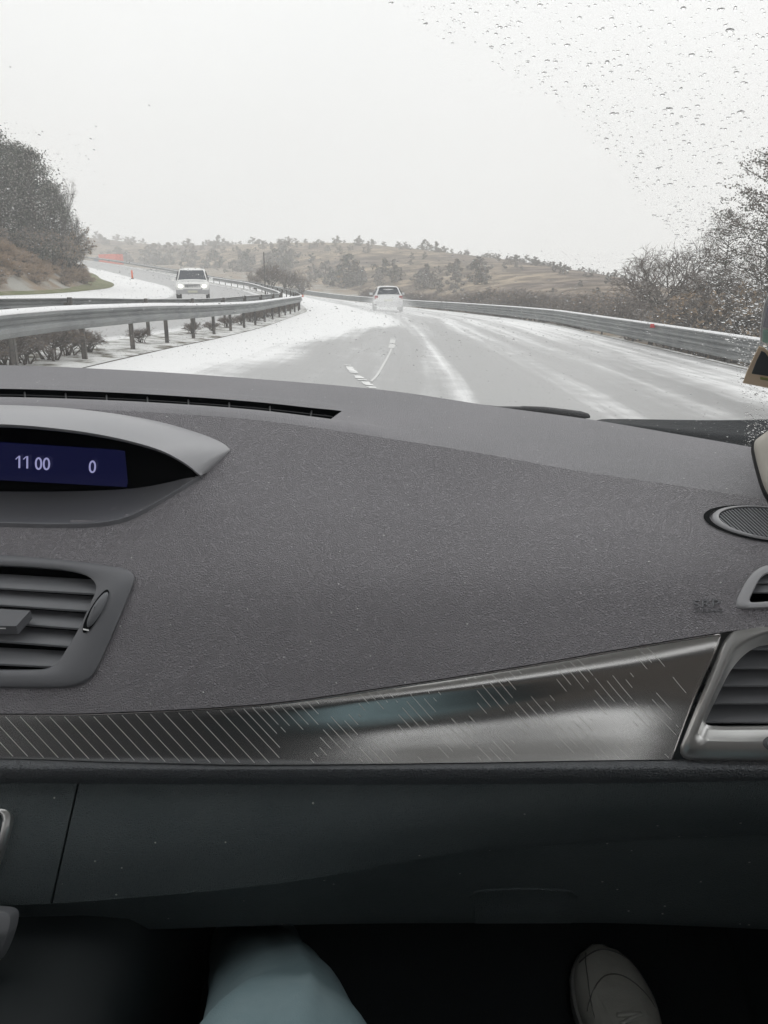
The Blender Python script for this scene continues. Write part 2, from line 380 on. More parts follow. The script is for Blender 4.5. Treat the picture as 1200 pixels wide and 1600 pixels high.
# ---- vents
def chaikin(p, k=1):
    for _ in range(k):
        q = []
        for i in range(len(p)):
            a, b = p[i], p[(i+1) % len(p)]
            q += [tuple(.75*x+.25*y for x, y in zip(a, b)), tuple(.25*x+.75*y for x, y in zip(a, b))]
        p = q
    return p
def ring(name, out, inn, surf, m, parent, raise_=.005, deep=.03, prof=None, into=Vector((0, .9, -.35))):
    o, i_ = chaikin(out, 2), chaikin(inn, 2)
    N = Vector((0, -.7, .7)); rows = []
    O = [surf(*p) for p in o]; I = [surf(*p) for p in i_]
    rows.append([p-N*.004 for p in O])
    for s, h in (prof or [(0, .6), (.06, .9), (.5, 1.15), (.88, 1.0), (1, .6)]):
        rows.append([a.lerp(b, s)+N*raise_*h for a, b in zip(O, I)])
    rows.append([p+into*.006 for p in I]); rows.append([p+into*deep for p in I])
    mb = MB(); mb.grid(rows, closed=True)
    fr = mb.build(name, m, parent, sharp=50)
    mb = MB(); bk = [p+into*(deep-.002) for p in I]; mb.add(bk, [tuple(range(len(bk)))])
    bk2 = [p+into*.010 for p in I]; mb.grid([[p.lerp(sum(bk2, Vector())/len(bk2), .004) for p in bk2], bk], closed=True)
    return fr, mb.build('vent_duct', M['void'], parent, smooth=False)
def slat(surf, a, b, parent, m=None, back=.022, up=.005, thick=.0022, rec=.005, into=Vector((0, .9, -.35)), n=6, yo=0):
    mb = MB(); rows = [[], [], [], []]
    for i in range(n+1):
        u = a[0]+(b[0]-a[0])*i/n; v = a[1]+(b[1]-a[1])*i/n
        p = surf(u, v)+into*rec
        rows[0].append(p); rows[1].append(p+Vector((0, .001, thick*.5)))
        rows[2].append(p+Vector((0, back, up+thick*.3))); rows[3].append(p+Vector((0, back, up-thick)))
    mb.grid([rows[0], rows[1], rows[2], rows[3], [p+Vector((0, .0005, -thick)) for p in rows[0]], rows[0]])
    return mb.build('slat', m or M['slat'], parent, sharp=40)
V1 = empty('air_vent'); V1.parent = CAR; V1['label'] = 'large centre vent with thumbwheel'
ring('vent_frame', CV_OUT, CV_IN, on_pad, M['smooth'], V1)
for a, b in (((-222, 905), (152, 928)), ((-222, 930), (141, 955)), ((-222, 955), (128, 983)), ((-222, 985), (113, 1011)), ((-222, 1026), (92, 1043))):
    slat(on_pad, a, b, V1)
# tab on the middle slat
mb = MB(); A, B, C_, D = [on_pad(*p, h) for p, h in (((-70, 950), .0045), ((50, 957), .0045), ((32, 985), .0105), ((-70, 983), .0105))]
dn = Vector((0, .002, -.0095))
mb.add([A, B, C_, D, A+dn, B+dn, C_+dn, D+dn], [(0, 1, 2, 3), (4, 7, 6, 5), (0, 4, 5, 1), (1, 5, 6, 2), (2, 6, 7, 3), (3, 7, 4, 0)])
tb_ = mb.build('vent_tab', M['smooth'], V1, smooth=False)
mb = MB(); e = Vector((0, -.0006, -.0015)); a_, b_ = D+e, C_+e+Vector((-.010, 0, 0))
mb.quad(a_, b_, b_+Vector((0, 0, -.0013)), a_+Vector((0, 0, -.0013))); mb.build('mark', M['white'], tb_, smooth=False)
# thumbwheel in its slot
def oval(c, d, wd, n=24):
    L = math.hypot(d[0]-c[0], d[1]-c[1])/2; ux, uy = (d[0]-c[0])/2/L, (d[1]-c[1])/2/L; mx_, my_ = (c[0]+d[0])/2, (c[1]+d[1])/2
    return [(mx_+ux*L*math.cos(t)-uy*wd*math.sin(t), my_+uy*L*math.cos(t)+ux*wd*math.sin(t)) for t in [2*math.pi*k/n for k in range(n)]]
mb = MB(); o1 = oval((172, 926), (134, 993), 9); mb.add([on_pad(*p, .0068) for p in o1], [tuple(range(24))])
W1 = mb.build('wheel_slot', M['void'], V1, smooth=False)
mb = MB(); rows = []
for s, h in ((1, .0055), (.92, .0082), (.7, .0105), (.35, .0125), (.05, .013)):
    rows.append([on_pad(153+(p[0]-153)*s+1, 958+(p[1]-958)*s, h) for p in oval((171, 929), (139, 985), 7.5)])
mb.grid(rows, closed=True); mb.build('thumbwheel', M['slat'], W1)
mb = MB(); mb.add([on_pad(*p, .0098) for p in ((135, 988), (144, 990), (144, 992.4), (135, 990.4))], [(0, 1, 2, 3)]); mb.build('mark', M['white'], W1, smooth=False)

V2 = empty('air_vent'); V2.parent = CAR; V2['label'] = 'small demister vent at the door end of the dashboard'
ring('vent_frame', UV_OUT, UV_IN, on_pad, M['brow'], V2, raise_=.004)
for v in (911, 926): slat(on_pad, (1176, v), (1318, v-2), V2, back=.012, up=.002, thick=.0012)

# ---- satin trim strip
T1v = curve([(-600, 1182), (0, 1185), (200, 1191), (400, 1195), (700, 1192), (1050, 1187), (1300, 1187)])
T1Y = curve([(-600, .632), (0, .632), (350, .622), (700, .588), (1052, .540), (1300, .52)])
stripA = curve([(-600, 0), (250, .0003), (480, .003), (680, .0065), (900, .0055), (1300, .005)])
bul = curve([(0, 0), (.07, .45), (.14, .55), (.26, .05), (.40, -.60), (.54, -.82), (.75, -.58), (1, 0)])
def strip_pt(u, v, h=0.0):
    v0, v1 = T0v(u), T1v(u); f = max(0, min(1, (v-v0)/(v1-v0)))
    y = (PBY(u)+.003) + (T1Y(u)-PBY(u)-.003)*f
    return P(u, v, y) + Vector((0, -.80, .60)) * (stripA(u)*bul(f) + h)
def uend(f): return 1127-77*f
mb = MB(); ss = lin(0, 1, 150); fs = lin(0, 1, 26)
rows = []
for f in fs:
    row = []
    for s in ss:
        u = -600+(uend(f)+600)*s; row.append(strip_pt(u, T0v(u)+2+(T1v(u)-T0v(u)-2)*f))
    rows.append(row)
mb.grid(rows); mb.grid([[r[-1] for r in rows], [r[-1]+Vector((-.001, .004, -.002)) for r in rows], [r[-1]+Vector((-.001, .02, -.01)) for r in rows]])
# the etched diagonal lines
rnd = random.Random(3)
def etch(u0, v0, u1, v1):
    n = max(1, int((v1-v0)/8)); wd = .46
    pts = [(u0+(u1-u0)*i/n, v0+(v1-v0)*i/n) for i in range(n+1)]
    mb.grid([[strip_pt(u-wd, v, .0003) for u, v in pts], [strip_pt(u+wd, v, .0003) for u, v in pts]], 1)
k = -640.0
while k < 1120:
    # one line: enters at the top edge at u=k and leaves at the bottom, du about .93 dv
    segs = []; v = 985.0; on = False
    # walk down the line
    tv = None
    for vv in range(980, 1196, 2):
        u = k + .93*(vv-1115)
        if u < -600 or u > uend((vv-990)/197)-6: inside_ = False
        else: inside_ = T0v(u)+4 < vv < T1v(u)-2
        if inside_:
            if u < 425+.2*(1190-vv): vis = True
            else:
                col = math.floor((u-437)/61.5); tilt = (u-437)*-.27
                row = math.floor((vv-1098-tilt*1.0+4*((int(k/15.6)*37) % 5-2))/50)
                vis = (col+row) % 2 == 0
        else: vis = False
        if vis and tv is None: tv = (u, vv)
        if not vis and tv is not None:
            if vv-tv[1] > 5: segs.append((*tv, k+.93*(vv-2-1115), vv-2))
            tv = None
    for s in segs: etch(*s)
    k += 23.0 if k < 370 else 15.6
mb.build('trim_strip', [M['silver'], M['etch']], CAR)
mb = MB(); mb.tube([strip_pt(u, T0v(u)+2.5, .0006) for u in lin(-600, 1124, 120)], .0010, 6)
mb.tube([strip_pt(uend(f)-1, T0v(uend(f))+(T1v(uend(f))-T0v(uend(f)))*f, .0004) for f in lin(0.02, 1, 12)], .0006, 6)
mb.build('bright_edge', M['edge'], CAR)
# ---- outboard vent in its satin bezel
BZ_OUT = [(1200, 980), (1180, 982.5), (1160, 985), (1136, 989), (1112, 1052), (1080, 1128), (1057, 1186), (1120, 1187), (1200, 1187), (1335, 1187), (1340, 1080), (1335, 972)]
BZ_IN = [(1200, 1003), (1178, 1011), (1158, 1028), (1140, 1053), (1124, 1088), (1107, 1122), (1105, 1132), (1116, 1138), (1200, 1137), (1325, 1137), (1328, 1070), (1325, 1000)]
def bez(u, v, h=0.0):
    f = (v-985)/202; return P(u, v, .550-.00012*(u-1130)-.022*f)+Vector((0, -.8, .6))*h
V3 = empty('air_vent'); V3.parent = CAR; V3['label'] = 'outboard vent in a satin bezel'
ring('vent_frame', BZ_OUT, BZ_IN, bez, M['silver2'], V3, raise_=.006, deep=.035, prof=[(0, .3), (.04, .9), (.30, 1.2), (.52, 1.1), (.60, .75), (.96, -.8), (1, -.9)])
for a in ((1172, 1015), (1150, 1045), (1131, 1073), (1115, 1101), (1108, 1131)):
    slat(bez, a, (1326, a[1]+1), V3, back=.021, up=.004, rec=.010, thick=.0018)
mb = MB(); rows = []
for s, h in ((1, .006), (.96, .0085), (.8, .010), (.75, .004), (.05, .004)):
    rows.append([bez(1203+17*s*math.cos(t), 1162+12*s*math.sin(t), h) for t in [2*math.pi*k/28 for k in range(28)]])
mb.grid(rows, closed=True); mb.build('lock_knob', M['slat'], V3, sharp=40)

# ---- speaker grille
SP = (1206, 820); 
def sp_pt(r, t, h=0): 
    x, y = r*92*math.cos(t), r*25*math.sin(t); c, s_ = math.cos(R(8)), math.sin(R(8))
    return on_pad(SP[0]+x*c-y*s_, SP[1]+x*s_+y*c, h)
mb = MB(); th = [2*math.pi*k/64 for k in range(64)]
mb.grid([[sp_pt(r, t, h) for t in th] for r, h in ((1.04, -.002), (1.02, .0022), (.97, .0034), (.93, .003), (.91, .0004))], closed=True)
SG = mb.build('speaker_grille', M['brow'], CAR, sharp=60)
mb = MB(); mb.add([sp_pt(.93, t, .0006) for t in th], [tuple(range(64))]); mb.build('backing', M['void'], SG, smooth=False)
mb = MB()
for i in range(-32, 33):
    # diagonal ribs, clipped by the oval
    pts = []
    for k in range(-30, 31):
        x, y = i*5.6+k*1.1, k*1.0
        c, s_ = math.cos(R(-8)), math.sin(R(-8)); xr, yr = x*c-y*s_, x*s_+y*c
        if (xr/84)**2+(yr/22.5)**2 < 1: pts.append(on_pad(SP[0]+x, SP[1]+y, .0014))
    if len(pts) > 2: mb.tube(pts, .00085, 6)
mb.build('rib', M['slat'], SG)
mb = MB(); mb.grid([[sp_pt(r, t, h) + Vector((-.004*(1-math.cos(t))*.5, 0, 0)) for t in th] for r, h in ((1.10, .0004), (1.0, .0012))], closed=True); mb.build('groove', M['void'], SG)

# ---- airbag lettering pressed into the pad
def emboss(s, u, v, hpx, sx):
    o = on_pad(u, v, .0002); ex = (on_pad(u+40, v-1)-on_pad(u, v)).normalized(); ey = (on_pad(u, v-12)-on_pad(u, v)).normalized()
    text('airbag_lettering', s, 0, 0, 0, hpx*1.2, M['smooth'], CAR, origin=o+Vector((0, 0, 0)), ex=ex, ey=ey, depth=.0005, sx=sx)
emboss('SRP', 1082, 950, 11, 1.35); emboss('AIRBAG', 1085, 957.5, 4.6, 1.5)

# ---- padded roll under the strip, glovebox and centre stack
def roll(u, f):
    tab = [(T1v(u)-1, T1Y(u)+.006), (T1v(u)+4, T1Y(u)-.004), (1202, T1Y(u)-.012), (1214, T1Y(u)-.010), (1222+LB(u), T1Y(u)-.001), (1227+LB(u), T1Y(u)+.012)]
    v = [a for a, b in tab]; y = [b for a, b in tab]; n = len(tab)-1; x = f*n; i = min(int(x), n-1)
    cv = curve(list(enumerate(v))); cyy = curve(list(enumerate(y)))
    return P(u, cv(x), cyy(x))
LB = curve([(-600, 0), (0, 0), (600, 2), (1000, -1), (1300, -6)])
lofted(roll, lin(-600, 1300, 120), lin(0, 1, 20)).build('dashboard_roll', M['roll'], CAR)
CRv = curve([(-600, 1416), (0, 1415), (80, 1412), (230, 1401), (400, 1385), (600, 1355), (800, 1325), (1000, 1312), (1200, 1303), (1300, 1300)])
CRY = curve([(-600, .60), (0, .60), (400, .605), (800, .60), (1300, .56)])
BEv = curve([(-600, 1460), (240, 1452), (360, 1448), (600, 1443), (900, 1442), (1200, 1452), (1300, 1456)])
def lowp(u, f, h=0):
    v0, v1 = 1223+LB(u), CRv(u); y0, y1 = T1Y(u)+.004, CRY(u)
    g = f; return P(u, v0+(v1-v0)*f, y0+(y1-y0)*g-.010*math.sin(math.pi*f))+Vector((0, -.8, .3))*h
def seam(f): return 122-42*f
def under(u, f):
    v0, v1 = CRv(u), BEv(u)
    return P(u, v0+(v1-v0)*f, CRY(u)+.004+.045*f+.006*math.sin(math.pi*f))
fs = lin(0, 1, 24)
mb = MB(); rows = []
for f in fs: rows.append([lowp(seam(f)+2+(1300-seam(f)-2)*s, f) for s in lin(0, 1, 90)])
rows.append([p+Vector((0, .006, -.003)) for p in rows[-1]])
mb.grid(rows); mb.grid([[r[0] for r in rows], [r[0]+Vector((0, .012, -.004)) for r in rows]])
mb.build('glovebox_lid', M['lower'], CAR, sharp=50)
mb = MB(); rows = []
for f in fs: rows.append([lowp(-600+(seam(f)-1.5+600)*s, f) for s in lin(0, 1, 40)])
mb.grid(rows); mb.grid([[r[-1] for r in rows], [r[-1]+Vector((0, .012, -.004)) for r in rows]])
mb.build('centre_stack', M['lower'], CAR, sharp=50)
mb = MB(); mb.grid([[lowp(u, f)+Vector((0, .014, -.005)) for u in (90, 150)] if False else [lowp(seam(f)-12, f)+Vector((0, .011, -.003)), lowp(seam(f)+12, f)+Vector((0, .011, -.003))] for f in fs]); mb.build('seam_gap', M['void'], CAR)
ufs = lin(0, 1, 10)
mb = MB(); rows = [[under(u, f) for u in lin(-600, 1300, 120)] for f in ufs]
rows.append([p+Vector((0, .006, -.004)) for p in rows[-1]]); rows.append([p+Vector((0, .10, .02)) for p in rows[-1]]); rows.append([p+Vector((0, .25, .08)) for p in rows[-1]])
mb.grid(rows); mb.build('lower_dash_panel', M['lower'], CAR, sharp=50)
# finger recess for opening the glovebox: rounded raised rim with a lip
mb = MB(); lo = []
for t in lin(0, 1, 20): lo.append((735+165*t, 1398-9*math.sin(math.pi*min(1, t*1.0))**.35 if 0 < t < 1 else 1402))
mb.tube([under(u, (v-CRv(u))/(BEv(u)-CRv(u)))+Vector((0, -.001, .001)) for u, v in lo], .0014, 8)
rows = [[under(u, f)+Vector((0, -.0013*h, -.0004*h)) for u in lin(742, 892, 12)] for f, h in ((.74, 0), (.78, 1), (.9, 1.3), (.99, 1))]
mb.grid(rows); mb.build('glovebox_handle', M['lower'], CAR)
# centre stack pieces at the left edge
def low_s(u, v, h=0.0): 
    f = (v-1223)/(CRv(u)-1223); return lowp(u, f, h+.001)
RO = [(-180, 1262), (-60, 1262), (8, 1263), (19, 1268), (22, 1278), (19, 1295), (10, 1325), (-4, 1362), (-20, 1380), (-100, 1384), (-180, 1384), (-190, 1320)]
RI = [(-170, 1272), (-60, 1272), (2, 1272), (6, 1276), (7, 1283), (6, 1295), (-2, 1320), (-14, 1350), (-26, 1366), (-100, 1372), (-170, 1372), (-178, 1320)]
ST = empty('climate_panel'); ST.parent = CAR
ring('bezel', RO, RI, low_s, M['silver2'], ST, raise_=.006, deep=.008)
def low2(u, v, h=0.0): 
    f = max(0, min(1, (v-1412)/45)); return P(u, v, .575-.012*f)+Vector((0, -.8, .5))*h
K = [(-120, 1420), (-40, 1420), (6, 1421), (17, 1425), (20, 1433), (17, 1452), (8, 1478), (-3, 1500), (-20, 1512), (-120, 1512)]
mb = MB(); kk = chaikin(K, 2); cx = -50; cyv = 1460
mb.grid([[low2(cx+(u-cx)*s, cyv+(v-cyv)*s, h) for u, v in kk] for s, h in ((1.02, -.012), (1, .002), (.985, .004), (.9, .0055), (.02, .0065))], closed=True)
mb.build('console_lever_plate', M['slat'], CAR, sharp=40)

# ---- console, footwell and shell of the car
mb = MB()
sec = [(-.62, .25), (-.62, .56), (-.58, .60), (-.31, .60), (-.265, .585), (-.245, .55), (-.235, .45), (-.225, .25)]
rows = [[Vector((x, y, .25+(z-.25)*k)) for x, z in sec] for y, k in ((-.30, .55), (.05, .62), (.30, .70), (.46, .80), (.58, .92), (.68, .95), (1.0, .95))]
mb.grid(rows); mb.build('centre_console', M['console'], CAR)
mb = MB(); mb.grid([[Vector((x, y, z)) for x in lin(-1.2, .47, 12)] for y, z in ((-1.6, .25), (-.2, .25), (.5, .25), (.62, .27), (.80, .36), (1.0, .55), (1.06, .75), (1.1, .98))])
mb.build('footwell_carpet', M['carpet'], CAR)
def wall(name, m, quads, th=Vector((.03, 0, 0))):
    mb = MB()
    for q in quads:
        q = [Vector(p) for p in q]
        mb.add(q+[p+th for p in q], [(0, 1, 2, 3), (4, 7, 6, 5), (0, 4, 5, 1), (1, 5, 6, 2), (2, 6, 7, 3), (3, 7, 4, 0)])
    return mb.build(name, m, CAR, smooth=False)
for sx, nm in ((.455, 'door'), (-1.215, 'door')):
    th = Vector((.05 if sx > 0 else -.05, 0, 0)); tp = .38 if sx > 0 else -1.12
    wall('door_panel', M['door'], [[(sx, -1.6, .62), (sx, 1.1, .62), (sx, 1.1, .90), (sx, -1.6, .90)]], th)
    wall('door_pocket', M['carpet'], [[(sx, -1.6, .2), (sx, 1.1, .2), (sx, 1.1, .617), (sx, -1.6, .617)]], th)
    wall('door_pillar', M['trim'], [[(sx, -.55, .90), (sx, -.42, .90), (tp, -.42, 1.42), (tp, -.55, 1.42)]], th)
    wall('door_pillar', M['trim'], [[(sx, -1.6, .90), (sx, -1.4, .90), (tp, -1.4, 1.42), (tp, -1.6, 1.42)]], th)
wall('headliner', M['liner'], [[(-1.14, -1.6, 1.45), (.40, -1.6, 1.45), (.40, .34, 1.45), (-1.14, .34, 1.45)]], Vector((0, 0, .03)))
wall('rear_bulkhead', M['seat'], [[(-1.2, -1.6, .2), (.46, -1.6, .2), (.46, -1.6, 1.0), (-1.2, -1.6, 1.0)]], Vector((0, -.03, 0)))
for cx in (.02, -.78):
    mb = MB()
    mb.box((cx, -.28, .42), (.25, .25, .09)); mb.box((cx, -.62, .80), (.24, .07, .36), rot=Matrix.Rotation(R(14), 3, 'X')); mb.box((cx, -.74, 1.24), (.12, .05, .08))
    mb.build('front_seat', M['seat'], CAR, smooth=False)
# windscreen, seal, pillar
def glass(u, t):                     # u picks the column along the base, t runs up the pane
    b = P(u, R0v(u), R0Y(u)); b = b+Vector((0, .016, -.006))
    top = Vector((b.x*.93-.02, .40-.16*(b.x+.38)**2, 1.455))
    p = b.lerp(top, t); p.z += .018*math.sin(math.pi*max(0, min(1, t))); return p
gus = lin(-560, 1216, 60); gts = lin(-.04, 1, 20)
mb = MB(); mb.grid([[glass(u, t) for u in gus] for t in gts])
mb.build('windscreen', M['glass'], CAR)
mb = MB(); g0 = [glass(u, -.03)+Vector((0, -.001, .001)) for u in gus]
mb.grid([[p+Vector((0, -.004, -.02)) for p in g0], [p+Vector((0, -.010, .0035)) for p in g0], [p+Vector((0, -.002, .006)) for p in g0]])
mb.build('windscreen_seal', M['seal'], CAR)
def pillar_pts(off, s, dz=0):
    out = []
    for t in lin(-.12, 1.0, 14):
        g = glass(1216, t); out.append(g+Vector(off))
    return out
mb = MB()
mb.grid([[p for p in pillar_pts(o, 0)] for o in ((-.012, .004, .0), (.0, -.012, -.004), (.05, -.05, -.02), (.11, -.11, -.03), (.12, .05, .0), (-.012, .004, .0))])
mb.build('windscreen_pillar', M['seal'], CAR)
PT = [(1177, 690), (1181, 712), (1187, 735), (1193, 755), (1200, 770), (1215, 790), (1260, 800), (1300, 790), (1300, 640), (1230, 640), (1206, 668), (1188, 681)]
mb = MB(); pc = chaikin(PT, 2)
def pil(u, v, h): return P(u, v, .66-.0004*(v-700))+Vector((-.3, -.6, .3))*h
mb.grid([[pil(1240+(u-1240)*s, 720+(v-720)*s, h) for u, v in pc] for s, h in ((1.0, -.03), (1.0, -.002), (.96, .006), (.8, .012), (.02, .016))], closed=True)
mb.build('pillar_trim', M['trim'], CAR, sharp=60)
mb = MB(); mb.grid([[pil(1240+(u-1240)*s, 720+(v-720)*s, h) for u, v in pc] for s, h in ((1.07, -.03), (1.065, -.012), (.9, -.010))], closed=True); mb.build('pillar_seal', M['seal'], CAR)

# ---- outside of the windscreen base: cowl and wiper
mb = MB()
cu = lin(930, 1235, 30)
cwT = curve([(930, 657), (945, 654.5), (1120, 656.5), (1200, 655), (1240, 654)])
rows = []
for f, dy, dzz in ((0, .05, -.012), (.18, .075, .0), (.22, .075, .002), (.5, .10, -.012), (.55, .105, -.010), (.9, .14, -.012), (.96, .145, -.004), (1, .15, -.01)):
    rows.append([P(u, (R0v(u)+4)+(cwT(u)-R0v(u)-4)*f, R0Y(u)+dy)+Vector((0, 0, 0)) for u in cu])
mb.grid(rows); rr = [p+Vector((0, .01, -.08)) for p in rows[-1]]; mb.grid([rows[-1], rr])
mb.build('cowl_panel', M['cowl'], CAR)
WP = empty('windscreen_wiper'); WP.parent = CAR
mb = MB()
ctr = [(640, 622, 1.135, 1), (780, 637.5, 1.085, 2.2), (812, 638.5, 1.065, 3.2), (818, 640, 1.06, 5.5), (850, 642.5, 1.045, 7), (885, 646.5, 1.025, 7), (908, 648.5, 1.012, 6), (919, 649.5, 1.005, 3.5)]
rows = []
for u, v, Y, hh in ctr:
    dep = Y; hw = hh/FPX*dep
    c = P(u, v, Y); rows.append([c+Vector((0, math.cos(t)*.011, math.sin(t)*hw)) for t in [2*math.pi*k/10 for k in range(10)]])
mb.grid(rows, closed=True); mb.add(rows[-1], [tuple(range(10))]); mb.build('wiper_blade', M['wiper'], WP)
mb = MB(); mb.tube([P(640, 626, 1.12), P(780, 645, 1.07), P(905, 657, .99)], .003, 6); mb.build('wiper_rubber', M['seal'], WP)

# ---- stickers on the inside of the windscreen
def glass_hit(u, v, off=.004):
    """point on the pane seen at (u, v), moved off the pane towards the cabin"""
    lo, hi = .3, 1.6
    d = P(u, v, 1)-CO
    for _ in range(40):
        mid = (lo+hi)/2; p = CO+d*mid
        # pane height above/below at this x,y: find t by y
        uu = 600+(p.x/ (1.0))*0
        # find base column by x
        a, b = -560, 1300
        for _ in range(18):
            c = (a+b)/2
            t = glass_t(c, p.y)
            if glass(c, t).x < p.x: a = c
            else: b = c
        t = glass_t(a, p.y); gz = glass(a, t).z
        if p.z < gz: lo = mid
        else: hi = mid
    p = CO+d*lo
    return p
def glass_t(u, y):
    b = P(u, R0v(u), R0Y(u)).y+.016; bx = P(u, R0v(u), R0Y(u)).x
    ty = .40-.16*(bx+.38)**2
    return (b-y)/(b-ty)
ST1 = mat('sticker_tan', (.85, .68, .50), .6); ST2 = mat('sticker_panel', (.055, .065, .07), .5); ST3 = mat('sticker_green', (.30, .33, .12), .6)
ST4 = mat('sticker_pale', (.50, .50, .56), .5); ST5 = mat('sticker_mint', (.42, .62, .54), .5); ST6 = mat('sticker_white', (.80, .80, .80), .5)
def sticker_poly(pts, mb, m, off, bend=.0):
    c = [glass_hit(u, v)+Vector((0, -off, -off*1.2)) for u, v in pts]
    d = Vector((0, -.0006, -.0007)); n = len(c)
    mb.add(c+[p+d for p in c], [tuple(range(n)), tuple(range(2*n-1, n-1, -1))]+[(i, (i+1) % n, n+(i+1) % n, n+i) for i in range(n)], m)
mb = MB()
sticker_poly([(1184, 531.5), (1192, 534), (1205, 545), (1240, 570), (1240, 607), (1200, 597), (1159, 589), (1164, 574), (1176, 548)], mb, 0, .004)
sticker_poly([(1187, 536), (1193, 539), (1205, 556), (1235, 580), (1235, 582), (1200, 575), (1172, 571), (1180, 550)], mb, 1, .0055)
sticker_poly([(1185, 577), (1215, 582), (1215, 585), (1185, 580)], mb, 2, .0055)
s1 = mb.build('windscreen_sticker', [ST1, ST2, ST3], smooth=False)
tag(s1, 'tan edged sticker with a dark panel curling off the windscreen by the pillar', 'sticker')
mb = MB()
sticker_poly([(1240, 395), (1200, 455), (1193, 474), (1188, 506), (1187, 530), (1194, 532), (1240, 560)], mb, 2, .001)
sticker_poly([(1240, 402), (1202, 459), (1196, 476), (1191, 505), (1215, 508), (1240, 510)], mb, 0, .0022)
sticker_poly([(1191, 510), (1240, 514), (1240, 556), (1196, 530), (1190, 528)], mb, 1, .0022)
s2 = mb.build('windscreen_sticker', [ST4, ST5, ST6], smooth=False)
tag(s2, 'pale lilac and mint sticker above the tan one on the windscreen', 'sticker')

# ---- raindrops on the outside of the pane
WIPE = curve([(0, 600), (40, 655), (90, 745), (150, 850), (200, 905), (260, 962), (300, 990), (360, 1045), (430, 1098), (480, 1120), (520, 1136), (570, 1152), (600, 1158), (700, 1166)])  # v -> u
rd = random.Random(11)
mb = MB()
def drop(p, n, ax, r, el, h):
    ay = n.cross(ax).normalized(); rings = 3; seg = 8
    vs = [p + n*h]; fsx = []
    wob = [rd.uniform(.86, 1.14) for _ in range(seg)]
    for i in range(1, rings+1):
        ph = i/rings*math.pi/2
        for k in range(seg):
            t = 2*math.pi*k/seg
            vs.append(p + ax*(r*el*math.sin(ph)*math.cos(t)*wob[k]) + ay*(r*math.sin(ph)*math.sin(t)*wob[k]) + n*(h*math.cos(ph)))
    for k in range(seg): fsx.append((0, 1+k, 1+(k+1) % seg))
    for i in range(rings-1):
        for k in range(seg):
            a = 1+i*seg; fsx.append((a+k, a+seg+k, a+seg+(k+1) % seg, a+(k+1) % seg))
    e = 1+(rings-1)*seg; fsx.append(tuple(e+k for k in range(seg))[::-1])
    mb.add(vs, fsx)
cnt = 0
for _ in range(170000):
    u = rd.uniform(-560, 1214); t = rd.random()
    p = glass(u, t); q = proj(p)
    if not (-60 < q[0] < 1240 and -60 < q[1] < 720): continue
    uu, vv = q
    wet = uu > WIPE(vv) + rd.uniform(-6, 6)
    if wet:
        pr = .40 if vv < 300 else min(1, .40+(vv-300)/130)
        if rd.random() > pr: continue
        r = min(.0016, .00029*math.exp(rd.gauss(.15, .52)))
    else:
        band = .25 if 392 < vv < 560 else .06 if vv >= 560 else (.006 if uu < 420 else .002)
        if uu < 150 and 190 < vv < 470: band = .10
        if rd.random() > band: continue
        r = min(.0013, .00028*math.exp(rd.gauss(.2, .45)))
    e1 = glass(u+4, t)-glass(u-4, t); e2 = glass(u, t+.01)-glass(u, t-.01)
    n = e1.cross(e2).normalized()
    if n.z < 0: n = -n
    drop(p+n*.0003, n, e1.normalized(), r, rd.uniform(1.0, 1.9) if wet else rd.uniform(.7, 1.3), r*(.25 if wet else .42))
    cnt += 1
print('drops', cnt)
tag(mb.build('raindrops', M['drop']), 'clear raindrops beaded over the unwiped windscreen corner', 'raindrops', kind='stuff')

# ------------------------------------------------------------------ passenger
PER = empty('person', (-.02, -.3, .5)); PER.location = (0, 0, 0)
tag(PER, 'person in blue grey trousers and pale canvas shoes, feet in the dark footwell', 'person')
def smooth_path(pts, k=8): return sub(pts, k)
mb = MB()
def limb(path, flat=1.0):
    pts = smooth_path(path, 16); rings = []; n = 56
    for i, q in enumerate(pts):
        p = Vector(q[:3]); a = Vector(pts[max(i-1, 0)][:3]); b = Vector(pts[min(i+1, len(pts)-1)][:3]); t = (b-a).normalized()
        s_ = Vector((1, 0, 0)); s_ = (s_-t*s_.dot(t)).normalized(); c = s_.cross(t)
        ring_ = []
        for k in range(n):
            th_ = 2*math.pi*k/n
            wr = 1+.05*noise.noise(Vector((math.cos(th_)*1.3, math.sin(th_)*1.3, p.y*7+p.z*5)))+.06*math.sin(p.z*46+1.6*math.sin(th_+.6)*2+p.y*12)*max(0, math.cos(th_-1.2))**2+.075*math.exp(-((math.cos(th_)-.25-.5*(p.y-.5))/.10)**2)*(1 if math.sin(th_) > 0 else 0)+.02*noise.noise(Vector((math.cos(th_)*3, math.sin(th_)*3, p.y*22)))
            ring_.append(p+s_*(q[3]*wr*math.cos(th_))+c*(q[3]*.92*wr*math.sin(th_)))
        rings.append(ring_)
    mb.grid(rings, closed=True)
limb([(-.02, -.36, .60, .15), (-.08, -.20, .60, .112), (-.085, .05, .625, .092), (-.085, .30, .630, .082), (-.078, .42, .605, .086), (-.090, .50, .545, .078), (-.118, .62, .470, .067), (-.163, .78, .365, .060), (-.185, .87, .315, .063)])
limb([(.02, -.36, .60, .15), (.12, -.20, .60, .112), (.22, .00, .625, .092), (.27, .16, .65, .082), (.29, .25, .635, .077), (.295, .34, .56, .070), (.30, .43, .47, .064), (.30, .50, .40, .062)])
tr = mb.build('trousers', M['trouser'], PER)
mb = MB()                              # pen-like pocket stitch on the knee
cpt = [Vector((-.135, .487, .0)), ]
mb.tube([P(340+11*math.cos(t), 1603-15*math.sin(t), .462) for t in lin(-.3, math.pi*1.05, 14)], .0009, 5)
mb.build('stitching', M['stitch'], tr)
mb = MB()  # unseen lap cover, added so the trim strip reflects dark brown
